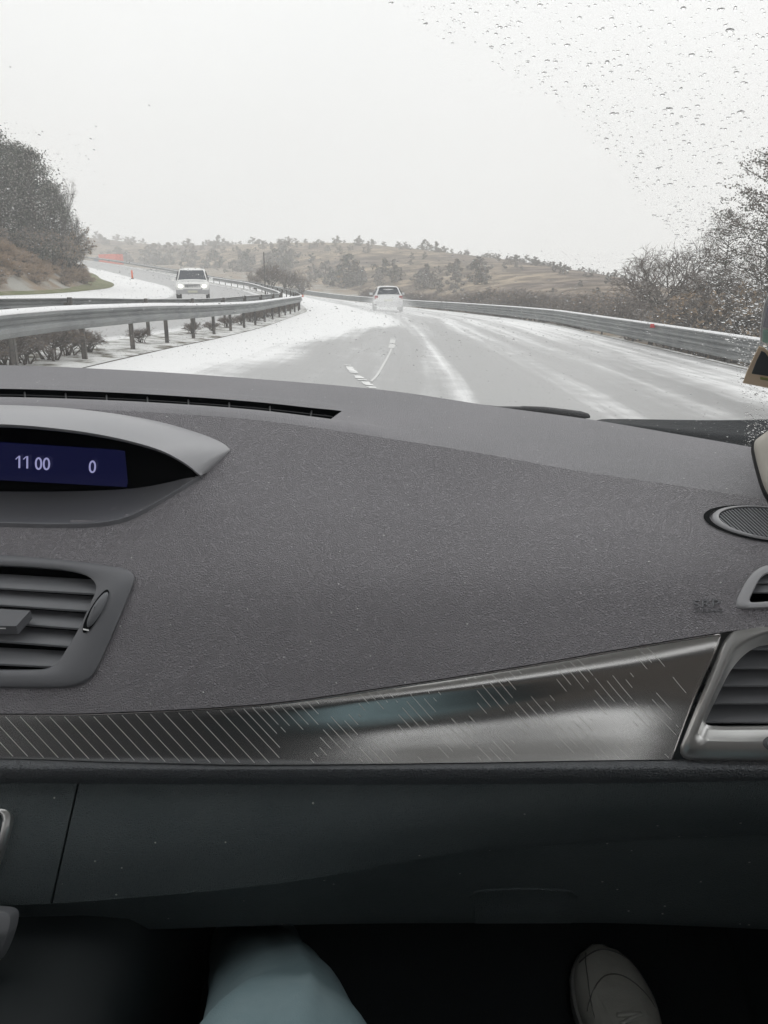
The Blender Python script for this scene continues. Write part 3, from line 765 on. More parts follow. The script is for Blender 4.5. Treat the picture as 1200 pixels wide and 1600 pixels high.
def lap_cover_ring(y, w_, z0, z1):
    return [Vector((.10+w_*math.copysign(abs(math.cos(a))**.7, math.cos(a)), y, (z0+z1)/2+(z1-z0)/2*math.copysign(abs(math.sin(a))**.7, math.sin(a))+.006*math.sin(5*a+y*30))) for a in [2*math.pi*k/40 for k in range(40)]]
mb.grid([lap_cover_ring(y, w_, a, b) for y, w_, a, b in ((-.50, .19, .52, .80), (-.38, .24, .50, .80), (-.22, .27, .51, .755), (-.05, .275, .53, .735), (.12, .275, .54, .742), (.27, .27, .56, .742), (.285, .26, .58, .73))], closed=True)
mb.build('unseen_lap_cover', mat('lap_cover_brown', (.085, .075, .068), .9, spec=.1, bump=('noise', 500, .001)), PER)
def shoe(cx, toe, heel, yaw):
    """toe/heel = (y, z) of the sole's ends; a canvas lace-up"""
    L = 14
    a = Vector((cx, heel[0], heel[1])); b = Vector((cx+yaw, toe[0], toe[1])); ax = (b-a).normalized(); sd = Vector((1, 0, 0)); sd = (sd-ax*sd.dot(ax)).normalized(); up = sd.cross(ax)
    if up.z < 0: up = -up
    Ln = (b-a).length
    wd = curve([(0, .026), (.08, .033), (.3, .035), (.55, .042), (.75, .050), (.88, .043), (.95, .031), (.985, .018), (1, .007)])
    ht = curve([(0, .075), (.25, .085), (.45, .080), (.6, .066), (.75, .052), (.88, .045), (.96, .037), (1, .024)])
    off = curve([(0, 0), (.5, 0), (.8, -.004), (1, -.008)])
    E = empty('shoe'); E.parent = PER
    ts = lin(0, 1, 26)
    mb = MB(); rings = []
    for t in ts:
        c = a+ax*(Ln*t)+sd*off(t); w_, h_ = wd(t)*.95, ht(t)
        rg = []
        for k in range(25):
            th_ = math.pi*k/24
            x = math.cos(th_); z = math.sin(th_)
            cr_ = -.0040*math.exp(-((t-.72+.05*x)/.014)**2)+.0025*math.exp(-((t-.745+.05*x)/.014)**2)-.002*math.exp(-((t-.62)/.015)**2)+.0035*math.exp(-((t-.665)/.02)**2)
            rg.append(c+sd*(w_*math.copysign(abs(x)**.75, x))+up*(.016+(h_-.016)*z**.8+cr_*z))
        rings.append(rg)
    mb.grid(rings); mb.build('upper', M['shoe'], E)
    mb = MB(); rings = []
    for t in ts:
        c = a+ax*(Ln*t)+sd*off(t); w_ = wd(t)
        rings.append([c+sd*(w_*x)+up*z for x, z in ((-1, .0), (-1.03, .010), (-1.02, .021), (-.93, .024), (.93, .024), (1.02, .021), (1.03, .010), (1, .0))])
    mb.grid(rings, closed=True); mb.add(rings[-1], [tuple(range(8))]); mb.build('sole', M['sole'], E, sharp=40)
    def top(t, s, h=0):
        c = a+ax*(Ln*t)+sd*off(t); th_ = math.acos(max(-1, min(1, math.copysign(abs(s)**(1/.75), s)))); z = math.sin(th_)
        return c+sd*(wd(t)*.93*s)+up*(.016+(ht(t)-.016)*z**.8+h)
    mb = MB()                          # toe-cap and side seams, their shadow drawn as dark lines
    mb.tube([top(.84-.16*abs(s)**2.2, s, .0012) for s in lin(-.9, .9, 24)], .0008, 5)
    mb.tube([top(.955-.05*abs(s)**2, s, .0008) for s in lin(-.9, .9, 24)], .0009, 5)
    mb.tube([top(t, -.80+.10*math.sin(t*9), .0010) for t in lin(.3, .95, 16)], .0007, 5)
    mb.build('seam', M['seam'], E); mb = MB()
    mb.grid([[top(t, s, .0028) for t in lin(.18, .70, 16)] for s in (-.50, -.46, -.18, -.15)])
    mb.grid([[top(t, s, .0028) for t in lin(.18, .70, 16)] for s in (.15, .18, .46, .50)])
    mb.grid([[top(t, s, .0022) for t in lin(.685, .735, 5)] for s in lin(-.5, .5, 10)])
    mb.build('eyestay', M['shoe'], E)
    mb = MB()
    for i in range(6):
        t = .665-i*.07; mb.tube([top(t, s, .0055) for s in lin(-.33, .33, 8)], .0026, 6, flat=.5)
        mb.tube([top(t-.0375+.0375*q, .33*(2*q-1), .0060) for q in lin(0, 1, 8)], .0026, 6, flat=.5)
    for sg in (): mb.tube([top(.60, 0, .010)+sd*(sg*.022*math.sin(q))+ax*(.035*(1-math.cos(q))-.01)+up*.004*math.sin(q) for q in lin(0, math.pi*1.6, 16)], .0022, 6)
    mb.build('lace', M['lace'], E)
    return E
shoe(.296, (.80, .352), (.535, .252), -.012)
shoe(-.187, (1.02, .475), (.87, .275), -.01)
# ------------------------------------------------------------------ the road and the land
Mx = curve([(-80, -4.3), (0, -4.3), (9, -4.25), (13, -4.15), (25, -4.05), (38, -4.15), (45, -4.8), (55, -6.6), (70, -10.5), (90, -18), (120, -32), (160, -56), (220, -100), (300, -165), (420, -270), (700, -520)])
Mz = curve([(-80, .12), (9, .12), (13, .06), (18, -.08), (25, -.22), (30, -.26), (45, -.38), (58, -.3), (70, -.02), (90, .5), (120, 1.9), (160, 4.3), (220, 7.6), (300, 10.5), (420, 12), (700, 12)])
Rz = curve([(-80, -.7), (0, -.75), (21, -.90), (37, -1.04), (60, -1.35), (85, -1.65), (100, -1.6), (130, -.7), (160, .9), (220, 4.4), (300, 8), (420, 10), (700, 10)])
tR = curve([(-80, 12.9), (30, 12.9), (45, 13.2), (60, 14), (85, 16.0), (120, 17), (700, 17)])
bankH = curve([(0, 0), (1.0, .25), (2.6, 1.5), (4.2, 2.1), (10, 3.1), (20, 4.2), (60, 6), (400, 9)])
def cth(y):
    d = (Mx(y+.5)-Mx(y-.5)); return 1/math.sqrt(1+d*d)
def H(y, t):
    a, b, r = Mz(y), Rz(y), tR(y)
    if t >= 0:
        z = a+(b-a)*min(1, t/r)
        if t > r: z += -.22*min(t-r, 3.5)-.012*max(0, min(60, t-r-3.5))-.06*max(0, t-r-40)
        return z
    z = a+.062*min(-t, 14)
    if -t > 13.3: z += bankH(-t-13.3)+.25*noise.noise(Vector((t*.2, y*.15, 0)))*min(1, (-t-13.3)/3)
    return z
def W(y, t, h=0.0): return Vector((Mx(y)+t/cth(y), y, H(y, t)+h))
def t_of(x, y): return (x-Mx(y))*cth(y)
def ground_at(u, v, y0=8, y1=350):
    y = y0
    while y < y1:
        p = P(u, v, y)
        if p.z <= H(y, t_of(p.x, y)): return Vector((p.x, y, H(y, t_of(p.x, y))))
        y += .1
    return Vector((p.x, y1, H(y1, t_of(p.x, y1))))
def on_ground(u, y):
    x = 0
    for _ in range(6):
        z = H(y, t_of(x, y)); x = PZ(u, y, z).x
    return Vector((x, y, z))
ys = [-80, -50, -30, -18, -10, -5]+[i*1.0 for i in range(-2, 70)]+[70+i*2.5 for i in range(0, 60)]+[225, 240, 260, 285, 310, 350, 400, 460]

M['earth'] = mat('winter_ground', (.27, .21, .15), .95, spec=.1, var=(.35, (.36, .35, .32), .45, .62), bump=('noise', 3, .05))
M['grass'] = mat('verge_grass', (.15, .17, .075), .95, spec=.1, var=(1.2, (.24, .225, .14), .42, .62), bump=('noise', 18, .03))
M['medianm'] = mat('median_ground', (.13, .12, .09), .95, spec=.1, var=(2.2, (.72, .72, .71), .38, .52), bump=('noise', 14, .03))
def road_mat(name, asph, snowc):
    m = bpy.data.materials.new(name); m.use_nodes = True; n = m.node_tree.nodes; l = m.node_tree.links; b = n['Principled BSDF']
    at = n.new('ShaderNodeAttribute'); at.attribute_name = 'snow'
    uv = n.new('ShaderNodeUVMap'); mp = n.new('ShaderNodeMapping'); mp.inputs['Scale'].default_value = (1.6, .06, 1)
    l.new(uv.outputs[0], mp.inputs[0])
    t = n.new('ShaderNodeTexNoise'); t.inputs['Scale'].default_value = 1.6; t.inputs['Detail'].default_value = 7; t.inputs['Roughness'].default_value = .62
    l.new(mp.outputs[0], t.inputs['Vector'])
    tc_ = n.new('ShaderNodeTexCoord'); t2 = n.new('ShaderNodeTexNoise'); t2.inputs['Scale'].default_value = 2.2; t2.inputs['Detail'].default_value = 8
    l.new(tc_.outputs['Object'], t2.inputs['Vector'])
    s1 = n.new('ShaderNodeMath'); s1.operation = 'MULTIPLY_ADD'; s1.inputs[1].default_value = 1.15; s1.inputs[2].default_value = -.58
    l.new(t.outputs['Fac'], s1.inputs[0])
    s2 = n.new('ShaderNodeMath'); s2.operation = 'MULTIPLY_ADD'; s2.inputs[1].default_value = .5; s2.inputs[2].default_value = -.25
    l.new(t2.outputs['Fac'], s2.inputs[0])
    a1 = n.new('ShaderNodeMath'); a1.operation = 'ADD'; l.new(at.outputs['Fac'], a1.inputs[0]); l.new(s1.outputs[0], a1.inputs[1])
    a2 = n.new('ShaderNodeMath'); a2.operation = 'ADD'; l.new(a1.outputs[0], a2.inputs[0]); l.new(s2.outputs[0], a2.inputs[1])
    mr = n.new('ShaderNodeMapRange'); mr.interpolation_type = 'SMOOTHSTEP'; mr.inputs['From Min'].default_value = .12; mr.inputs['From Max'].default_value = .85
    l.new(a2.outputs[0], mr.inputs['Value'])
    mx_ = n.new('ShaderNodeMix'); mx_.data_type = 'RGBA'; mx_.inputs[6].default_value = (*asph, 1); mx_.inputs[7].default_value = (*snowc, 1)
    l.new(mr.outputs[0], mx_.inputs[0]); l.new(mx_.outputs[2], b.inputs['Base Color'])
    rr = n.new('ShaderNodeMapRange'); rr.inputs['To Min'].default_value = .34; rr.inputs['To Max'].default_value = .8; l.new(mr.outputs[0], rr.inputs['Value'])
    l.new(rr.outputs[0], b.inputs['Roughness'])
    bp = n.new('ShaderNodeBump'); bp.inputs['Distance'].default_value = .012; l.new(a2.outputs[0], bp.inputs['Height']); l.new(bp.outputs[0], b.inputs['Normal'])
    return m
M['road'] = road_mat('slushy_asphalt', (.28, .28, .28), (.84, .84, .84))
M['road2'] = road_mat('wet_asphalt', (.30, .30, .30), (.84, .84, .84))

# ground sheet (sunk a little under the paved ribbons)
tl = [-250, -170, -120, -90, -70, -55, -45, -37, -30, -26, -23, -20.5, -18.5, -17, -16, -15, -14.2, -13.4, -12, -6, -1.2, 0, 6, 12, 12.7, 13.4, 14.2, 15, 16, 17, 18, 20, 23, 28, 36, 50, 80, 130, 200, 300]
def ground_h(y, t): return H(y, t)-(.07 if -13.4 < t < tR(y)-.1 else 0)
mb = MB(); mb.grid([[Vector((Mx(y)+t/cth(y), y, ground_h(y, t))) for t in tl] for y in ys])
g = mb.build('ground', M['earth']); tag(g, 'wintry brown ground either side of the motorway', 'ground', kind='structure')
def ribbon(name, t0, t1, step, m, label, cat, snowf=None, lift=0.0, yrange=None):
    mb = MB(); mb.uv = []; yy = [y for y in ys if y >= -30] if not yrange else yrange
    rows = []; at = []
    for y in yy:
        a, b = (t0(y) if callable(t0) else t0), (t1(y) if callable(t1) else t1)
        n = max(2, int((b-a)/step)) if not rows else len(rows[0])-1
        row = []
        for t in lin(a, b, n):
            row.append(W(y, t, lift)); mb.uv.append((t, y)); at.append(snowf(y, t) if snowf else 0)
        rows.append(row)
    mb.grid(rows); o = mb.build(name, m)
    if snowf:
        A = o.data.attributes.new('snow', 'FLOAT', 'POINT'); A.data.foreach_set('value', at)
    return tag(o, label, cat, kind='structure')
def gs(x, c, s_): return math.exp(-((x-c)/s_)**2)
def sstep(a, b, x): x = max(0, min(1, (x-a)/(b-a))); return x*x*(3-2*x)
ledge = curve([(0, 1.5), (11, 1.7), (14, 2.3), (17, 2.0), (21, 2.6), (26, 3.2), (31, 4.6), (38, 4.4), (60, 3.6), (120, 3.2)])
def snow_main(y, t):
    s_ = 1.1*(1-sstep(ledge(y)-1.2, ledge(y)+1.5, t))
    s_ = max(s_, .66*gs(t, 5.25, .20)*sstep(40, 24, y) if y < 40 else 0)
    s_ = max(s_, .46*gs(t, 7.2, .34), .40*gs(t, 8.5, .30), .30*gs(t, 6.3, .2))
    s_ = max(s_, .75*sstep(9.0, 10.6, t)*(.75+.25*math.sin(y*.2)))
    s_ = max(s_, .16+.30*sstep(16, 34, y)+.15*sstep(4.5, 6.5, t))
    s_ -= .30*gs(t, 7.85, .30)+.25*gs(t, 9.3, .35)
    s_ -= .40*gs(t, 6.1, .6)*sstep(60, 30, y) if y < 60 else 0
    return s_
ym = [i*.5 for i in range(-10, 130)]+[65+i*2 for i in range(0, 70)]+[206, 215, 225, 240, 260, 285, 310, 350, 400, 460]
ribbon('road', .35, lambda y: tR(y)-.25, .11, M['road'], 'slushy grey carriageway we drive on, streaked with snow', 'road', snow_main, .0, [-30, -20, -12]+ym)
def snow_opp(y, t):
    k = -t; e = curve_opp(y)
    s_ = 1.3*sstep(e-.5, e+.6, k)
    s_ = max(s_, .35*gs(k, 4.6, .25), .8*(1-sstep(1.2, 1.9, k)))
    return max(s_, .12)
curve_opp = curve([(0, 8.2), (20, 8.0), (35, 7.6), (48, 7.6), (70, 8.0), (90, 8.6), (140, 9.5), (400, 9.5)])
ribbon('opposite_road', -13.7, -1.0, .16, M['road2'], 'oncoming carriageway with a wide snow-covered shoulder', 'road', snow_opp, .004, [-30, -20, -12]+ym)
ribbon('median_strip', -1.0, .35, .16, M['medianm'], 'snowy weedy strip between the guard rails', 'ground', None, .012)
ribbon('grass_verge', lambda y: -14.1-.35*math.sin(y*.11), lambda y: -12.7-.3*math.sin(y*.17), .3, M['grass'], 'narrow green grass verge at the foot of the left bank', 'grass verge', None, .02)
ribbon('right_verge', lambda y: tR(y)-.25, lambda y: tR(y)+3.2, .3, M['medianm'], 'snow-dusted verge beneath the right guard rail', 'ground', None, .012)

# faint lane paint and slush lines on our carriageway
M['paint'] = mat('worn_paint', (.80, .80, .79), .6, var=(7, (.55, .55, .55), .5, .6))
M['slush'] = mat('slush_line', (.62, .62, .61), .6)
def gp(u, v):
    p = ground_at(u, v, 6); return p
def mark(name, pts, wd, m, label, brk=False):
    c = [gp(*p) for p in pts]; c = [Vector(q) for q in sub([tuple(p) for p in c], 8)]; mb = MB()
    for i in range(len(c)-1):
        if brk and rnd.random() < .25: continue
        d = (c[i+1]-c[i]).normalized(); s_ = Vector((d.y, -d.x, 0))*wd/2
        q = []
        for p, k in ((c[i], -1), (c[i], 1), (c[i+1], 1), (c[i+1], -1)):
            r_ = p+s_*k*(rnd.uniform(.7, 1.2) if brk else 1); r_.z = H(r_.y, t_of(r_.x, r_.y))+.006; q.append(r_)
        mb.quad(*q)
    tag(mb.build(name, m, smooth=False), label, 'road marking', kind='structure')
mark('lane_marking', [(543, 570), (552, 582), (565, 594), (583, 607)], .12, M['paint'], 'short broken white dash on the wet lane just beyond the dashboard', True)
mark('slush_track', [(580, 598), (592, 583), (606, 558), (612, 545)], .04, M['slush'], 'thin curved line of slush between two wheel tracks')
mark('slush_patch', [(612, 545), (613, 537), (614, 528)], .16, M['slush'], 'small white slush patch at the end of the thin curved line', True)

# hillside beyond the motorway
hu = lin(-500, 1900, 150)
crest = curve([(-500, 330), (-100, 352), (60, 362), (140, 367), (200, 374), (260, 379), (320, 379), (400, 377), (480, 375), (560, 376), (600, 380), (660, 386), (720, 393), (800, 403), (900, 418), (980, 432), (1060, 450), (1150, 470), (1300, 480), (1900, 470)])
crY = curve([(-500, 420), (150, 400), (400, 330), (600, 260), (800, 190), (1000, 120), (1200, 90), (1900, 80)])
bsY = curve([(-500, 300), (150, 290), (300, 240), (440, 170), (560, 130), (640, 112), (720, 90), (850, 64), (1000, 46), (1200, 38), (1900, 34)])
def hill(u, f):
    yb, yc = bsY(u), crY(u)
    b = on_ground(u, yb)-Vector((0, 0, 1.2)); c = P(u, crest(u)+4, yc)
    if f <= 1:
        p = b.lerp(c, f); k = math.sin(math.pi*f)
        p.z += k*(1.2+.9*noise.noise(Vector((p.x*.03, p.y*.03, 1))))*(yc/260)+.15*noise.noise(Vector((p.x*.1, p.y*.1, 4)))*f
        return p
    return c+Vector((c.x*.25, c.y*.25, 0))*(f-1)*2+Vector((0, 0, -12*(f-1)))+Vector((0, 0, .5*noise.noise(Vector((c.x*.1, c.y*.1, 4)))))
def hill_mat():
    m = bpy.data.materials.new('hillside_scrub'); m.use_nodes = True; n = m.node_tree.nodes; l = m.node_tree.links; b = n['Principled BSDF']
    tc_ = n.new('ShaderNodeTexCoord')
    def nz_(s_, d): 
        t = n.new('ShaderNodeTexNoise'); t.inputs['Scale'].default_value = s_; t.inputs['Detail'].default_value = d; t.inputs['Roughness'].default_value = .65
        l.new(tc_.outputs['Object'], t.inputs['Vector']); return t
    a = nz_(.022, 5); c = nz_(.22, 8)
    r1 = n.new('ShaderNodeValToRGB'); e = r1.color_ramp.elements; e[0].position = .42; e[0].color = (.22, .175, .145, 1); e[1].position = .58; e[1].color = (.46, .37, .265, 1)
    l.new(a.outputs['Fac'], r1.inputs['Fac'])
    r2 = n.new('ShaderNodeValToRGB'); e = r2.color_ramp.elements; e[0].position = .44; e[0].color = (.34, .33, .33, 1); e[1].position = .60; e[1].color = (1, 1, 1, 1)
    l.new(c.outputs['Fac'], r2.inputs['Fac'])
    mm = n.new('ShaderNodeMix'); mm.data_type = 'RGBA'; mm.blend_type = 'MULTIPLY'; mm.inputs[0].default_value = 1
    l.new(r1.outputs[0], mm.inputs[6]); l.new(r2.outputs[0], mm.inputs[7]); l.new(mm.outputs[2], b.inputs['Base Color'])
    b.inputs['Roughness'].default_value = .95; b.inputs['Specular IOR Level'].default_value = .1
    return m
mb = MB(); mb.grid([[hill(u, f) for u in hu] for f in lin(0, 1, 26)+[1.1, 1.3, 1.6]])
tag(mb.build('hillside', hill_mat()), 'long scrubby hillside across the far side of the motorway', 'hillside', kind='structure')
def hill_pt(u, v):
    lo, hi = 0, 1
    for _ in range(30):
        m_ = (lo+hi)/2
        if proj(hill(u, m_))[1] > v: lo = m_
        else: hi = m_
    return hill(u, lo)

# ------------------------------------------------------------------ guard rails
M['galv'] = mat('galvanised_steel', (.25, .26, .26), .5, metal=.35, var=(1.5, (.17, .18, .185), .4, .65))
M['galvd'] = mat('weathered_post', (.06, .058, .055), .7, var=(5, (.16, .14, .12), .4, .7))
M['snowcap'] = mat('snow_crust', (.85, .85, .86), .9)
M['orange'] = mat('orange_reflector', (.75, .12, .03), .4); M['red'] = mat('red_reflector', (.6, .03, .03), .4)
prof = [(0, .745), (.012, .75), (.03, .735), (.085, .705), (.085, .665), (.012, .625), (.012, .585), (.085, .545), (.085, .505), (.03, .455), (.012, .44), (0, .445), (.0, .455), (.07, .51), (.07, .54), (.0, .58), (.0, .63), (.07, .67), (.07, .70), (.0, .735)]
def rail(name, tf_, side, ya, step, post_y, label, group, dz=0, low=False):
    E = empty(name, W(20, tf_(20) if callable(tf_) else tf_)); tag(E, label, 'guard rail', group); base = E.location.copy()
    T = tf_ if callable(tf_) else (lambda y: tf_)
    def beam(o_, nm):
        mb = MB(); rows = []
        for y in ya:
            c = W(y, T(y)); d = (W(y+.5, T(y+.5))-W(y-.5, T(y-.5))).normalized(); nrm = Vector((d.y, -d.x, 0)).normalized()*side
            rows.append([c+nrm*a+Vector((0, 0, b+dz+o_))-base for a, b in prof])
        mb.grid(rows, closed=True); return mb.build(nm, M['galv'], E, sharp=30)
    beam(0, 'beam')
    if low: beam(-.31, 'beam')
    mb = MB(); rows = []
    for y in ya:
        c = W(y, T(y)); d = (W(y+.5, T(y+.5))-W(y-.5, T(y-.5))).normalized(); nrm = Vector((d.y, -d.x, 0)).normalized()*side
        rows.append([c+nrm*a+Vector((0, 0, b+dz))-base for a, b in ((-.004, .748), (.012, .756), (.036, .742), (.088, .712), (.088, .700), (.03, .728))])
    mb.grid(rows, closed=True); mb.build('snow_crust', M['snowcap'], E)
    for y in post_y:
        c = W(y, T(y)); nrm = Vector((-side, 0, 0)); mb = MB()
        hh = .36
        for dx, sx in ((-.055, .045), (-.010, .012)): pass
        cc = c-base+Vector((-side*.07, 0, .36+dz))
        mb.box(cc, (.030, .006, .40)); mb.box(cc+Vector((.028, .02, 0)), (.004, .026, .40)); mb.box(cc+Vector((-.028, .02, 0)), (.004, .026, .40))
        mb.box(cc+Vector((side*.045, 0, .22)), (.03, .05, .10))
        mb.build('post', M['galvd'], E, smooth=False)
    return E, base
yr = [-12, -6]+[i*1.0 for i in range(-2, 80)]+[80+i*4 for i in range(60)]
GR = 'motorway guard rails'
r1, rb1 = rail('guard_rail', .05, 1, yr, 1, [5+2*i for i in range(25)]+[56+3*i for i in range(16)], 'median guard rail nearest our lane, snow at its posts', GR)
r2, rb2 = rail('guard_rail', -1.05, -1, yr, 1, [5+4*i for i in range(14)], 'median guard rail facing the oncoming lanes behind the nearer one', GR, dz=.02)
r3, rb3 = rail('guard_rail', lambda y: tR(y)-.05, -1, yr, 1, [8+4*i for i in range(24)], 'long guard rail along the right shoulder beneath the brush', GR, low=True)
for (u, y, tt, mm_, E, bs, lb) in ((437, 44, .16, 'orange', r1, rb1, 'orange'), (1003, 25.5, None, 'red', r3, rb3, 'red')):
    tv = tt if tt is not None else tR(y)-.17
    mb = MB(); c = W(y, tv, .66)-bs
    mb.box(c, (.07, .012, .05)); mb.box(c+Vector((0, .014, 0)), (.08, .006, .06)); mb.build('reflector', M[mm_], E, smooth=False)['label'] = lb+' reflector'

# small street furniture
def roadside_post(u, v, hgt, m, label):
    g_ = ground_at(u, v); E = empty('delineator_post', g_); tag(E, label, 'marker post')
    mb = MB(); mb.tube([Vector((0, 0, 0)), Vector((0, 0, hgt))], [.11, .09], 10); mb.build('post', m, E)
    mb = MB(); mb.tube([Vector((0, 0, -.02)), Vector((0, 0, .08))], [.2, .18], 10); mb.build('collar', M['galvd'], E)
roadside_post(207, 436, .95, M['orange'], 'orange marker post standing in the snow of the oncoming shoulder')
g_ = on_ground(415, 62); E = empty('lamp_pole', g_); tag(E, 'thin grey pole standing in the median beyond the rail end', 'pole')
mb = MB(); mb.tube([(0, 0, 0), (0, 0, 3.3)], [.06, .045], 8); mb.build('shaft', M['galvd'], E)
mb = MB(); mb.box((0, 0, .04), (.2, .2, .04)); mb.build('base_plate', M['galvd'], E, smooth=False)

# ------------------------------------------------------------------ vehicles
M['carwhite'] = mat('white_paint', (.74, .745, .75), .25, coat=.5); M['cream'] = mat('cream_paint', (.86, .86, .84), .3, coat=.5)
M['cglass'] = mat('car_glass', (.035, .042, .055), .25); M['tyre'] = mat('tyre_rubber', (.02, .02, .02), .8); M['rim'] = mat('alloy_rim', (.4, .4, .4), .4, metal=.7)
M['bumper'] = mat('grey_bumper', (.40, .40, .41), .5); M['headl'] = mat('headlight_on', (.9, .9, .85), .3, emis=((1, 1, .88), 1.6)); M['taill'] = mat('tail_light', (.30, .03, .03), .3)
M['plate'] = mat('number_plate', (.6, .6, .5), .5); M['truckred'] = mat('red_orange_tarpaulin', (.72, .11, .05), .5); M['truckblue'] = mat('blue_grey_cab', (.10, .13, .22), .4)
def car(name, loc, rz, secs, Wd, label, paint, kind):
    E = empty(name, loc, rz); tag(E, label, 'car')
    S_ = secs; mb = MB(); rows = []
    for (y, w_, zl, zb, zr, wr) in S_:
        half = [(w_*.86, zl), (w_*.97, zl+.07), (w_, zl+.25), (w_, (zl+.25+zb)/2), (w_*.985, zb-.04), (w_*.95, zb), (wr, zr-.06), (wr*.9, zr-.012), (wr*.5, zr+.012), (0, zr+.018)]
        rows.append([Vector((x, y, z)) for x, z in half]+[Vector((-x, y, z)) for x, z in half[-2::-1]])
    mb.grid(rows); n_ = len(rows[0])
    for r_ in (rows[0], rows[-1]): mb.add(r_, [tuple(range(n_))])
    mb.build('body', paint, E, sharp=35, fix=True)
    def sec(y):
        for a, b in zip(S_, S_[1:]):
            if min(a[0], b[0]) <= y <= max(a[0], b[0]):
                k = (y-a[0])/(b[0]-a[0]) if a[0] != b[0] else 0
                return [p+(q-p)*k for p, q in zip(a, b)]
    return E, sec
def pane(name, E, pts, out, m=None):
    mb = MB(); o = Vector(out); q = [Vector(p)+o for p in pts]; k = len(q)
    mb.add(q+[p-o*1.6 for p in q], [tuple(range(k)), tuple(range(2*k-1, k-1, -1))]+[(i, (i+1) % k, k+(i+1) % k, k+i) for i in range(k)])
    return mb.build(name, m or M['cglass'], E, smooth=False, fix=True)
def wheels(E, xs_, ysw, r_):
    for y in ysw:
        for sx in (-1, 1):
            mb = MB(); c = Vector((sx*xs_, y, r_)); rows = []
            for dx, rr_ in ((-.10, r_*.6), (-.10, r_*.93), (-.07, r_), (.07, r_), (.10, r_*.93), (.10, r_*.62)):
                rows.append([c+Vector((dx, rr_*math.cos(t), rr_*math.sin(t))) for t in [2*math.pi*k/20 for k in range(20)]])
            mb.grid(rows, closed=True); wv = mb.build('wheel', M['tyre'], E)
            mb = MB(); rows = []
            for dx, rr_ in ((.085, r_*.62), (.06, r_*.55), (.075, r_*.2), (.075, .01)):
                rows.append([c+Vector((sx*dx, rr_*math.cos(t), rr_*math.sin(t))) for t in [2*math.pi*k/20 for k in range(20)]])
            mb.grid(rows, closed=True); mb.build('rim', M['rim'], wv)
# oncoming white off-roader
gq = ground_at(303, 466, 30); gq = on_ground(303, 46)
E, sec = car('off_road_car', gq, math.pi+.22, [(2.2, .72, .42, .80, .92, .62), (2.12, .86, .34, .86, 1.0, .74), (1.3, .91, .30, .96, 1.10, .80), (1.0, .92, .30, 1.0, 1.15, .80), (.35, .92, .28, 1.04, 1.70, .70), (-.2, .92, .28, 1.05, 1.76, .72), (-1.8, .92, .28, 1.05, 1.74, .72), (-2.15, .90, .34, 1.04, 1.62, .68), (-2.2, .84, .42, .98, 1.2, .62)], 1.84, 'white off-road car with headlights lit coming down the oncoming lane', M['cream'], 'suv')
pane('windscreen', E, [(.76, 1.0, 1.12), (-.76, 1.0, 1.12), (-.64, .40, 1.62), (.64, .40, 1.62)], (0, .03, .03))
for sx in (-1, 1):
    pane('side_window', E, [(sx*.90, .75, 1.10), (sx*.90, -1.75, 1.10), (sx*.76, -1.70, 1.60), (sx*.76, .30, 1.60)], (sx*.02, 0, .005))
    mb = MB(); rows = []
    for s_, h in ((1, 0), (1, .05), (.8, .09), (.05, .10)):
        rows.append([Vector((sx*.62+.145*s_*math.cos(t), 2.13+h, .80+.105*s_*math.sin(t))) for t in [2*math.pi*k/18 for k in range(18)]])
    mb.grid(rows, closed=True); mb.build('headlight', M['headl'], E)
    mb = MB(); mb.box((sx*1.03, .72, 1.16), (.10, .05, .09)); mb.box((sx*.94, .74, 1.12), (.05, .025, .03)); mb.build('mirror', M['cream'], E, smooth=False)
mb = MB(); mb.box((0, 2.17, .82), (.40, .03, .085)); [mb.box((x*.13, 2.205, .82), (.012, .01, .085)) for x in range(-3, 4)]; mb.build('grille', M['bumper'], E, smooth=False)
mb = MB(); mb.box((0, 2.22, .50), (.88, .10, .11)); mb.box((0, 2.26, .62), (.5, .04, .03)); mb.build('bumper', M['bumper'], E, smooth=False)
mb = MB(); mb.box((0, 2.33, .52), (.26, .01, .055)); mb.build('number_plate', M['plate'], E, smooth=False)
mb = MB(); [mb.box((sx*.58, -.6, 1.80), (.02, 1.0, .02)) for sx in (-1, 1)]; [mb.box((sx*.58, y, 1.77), (.02, .03, .03)) for sx in (-1, 1) for y in (-1.5, .3)]; mb.build('roof_rack', M['bumper'], E, smooth=False)
wheels(E, .80, (1.45, -1.35), .36)
# white hatchback ahead
gq = on_ground(605, 49)
E, sec = car('hatchback_car', gq, .035, [(2.0, .66, .36, .66, .72, .58), (1.9, .80, .26, .72, .80, .70), (1.15, .86, .22, .88, .98, .76), (.9, .87, .22, .90, 1.02, .76), (.15, .87, .22, .93, 1.42, .60), (-.5, .87, .22, .94, 1.47, .61), (-1.35, .87, .24, .95, 1.42, .60), (-1.60, .86, .26, .95, 1.30, .62), (-1.92, .84, .28, .92, 1.0, .70), (-2.02, .76, .34, .80, .84, .66)], 1.74, 'white hatchback seen from behind driving ahead in our lane', M['carwhite'], 'hatch')
pane('rear_window', E, [(.66, -1.90, 1.0), (-.66, -1.90, 1.0), (-.53, -1.47, 1.36), (.53, -1.47, 1.36)], (0, -.035, .03))
for sx in (-1, 1):
    pane('side_window', E, [(sx*.85, .70, .98), (sx*.85, -1.35, .98), (sx*.66, -1.20, 1.33), (sx*.66, .25, 1.33)], (sx*.02, 0, .005))
    mb = MB(); mb.box((sx*.72, -1.965, .84), (.10, .05, .10)); mb.build('tail_light', M['taill'], E, smooth=False)
    mb = MB(); mb.box((sx*.98, .62, 1.0), (.10, .05, .07)); mb.box((sx*.90, .64, .97), (.04, .02, .02)); mb.build('mirror', M['carwhite'], E, smooth=False)
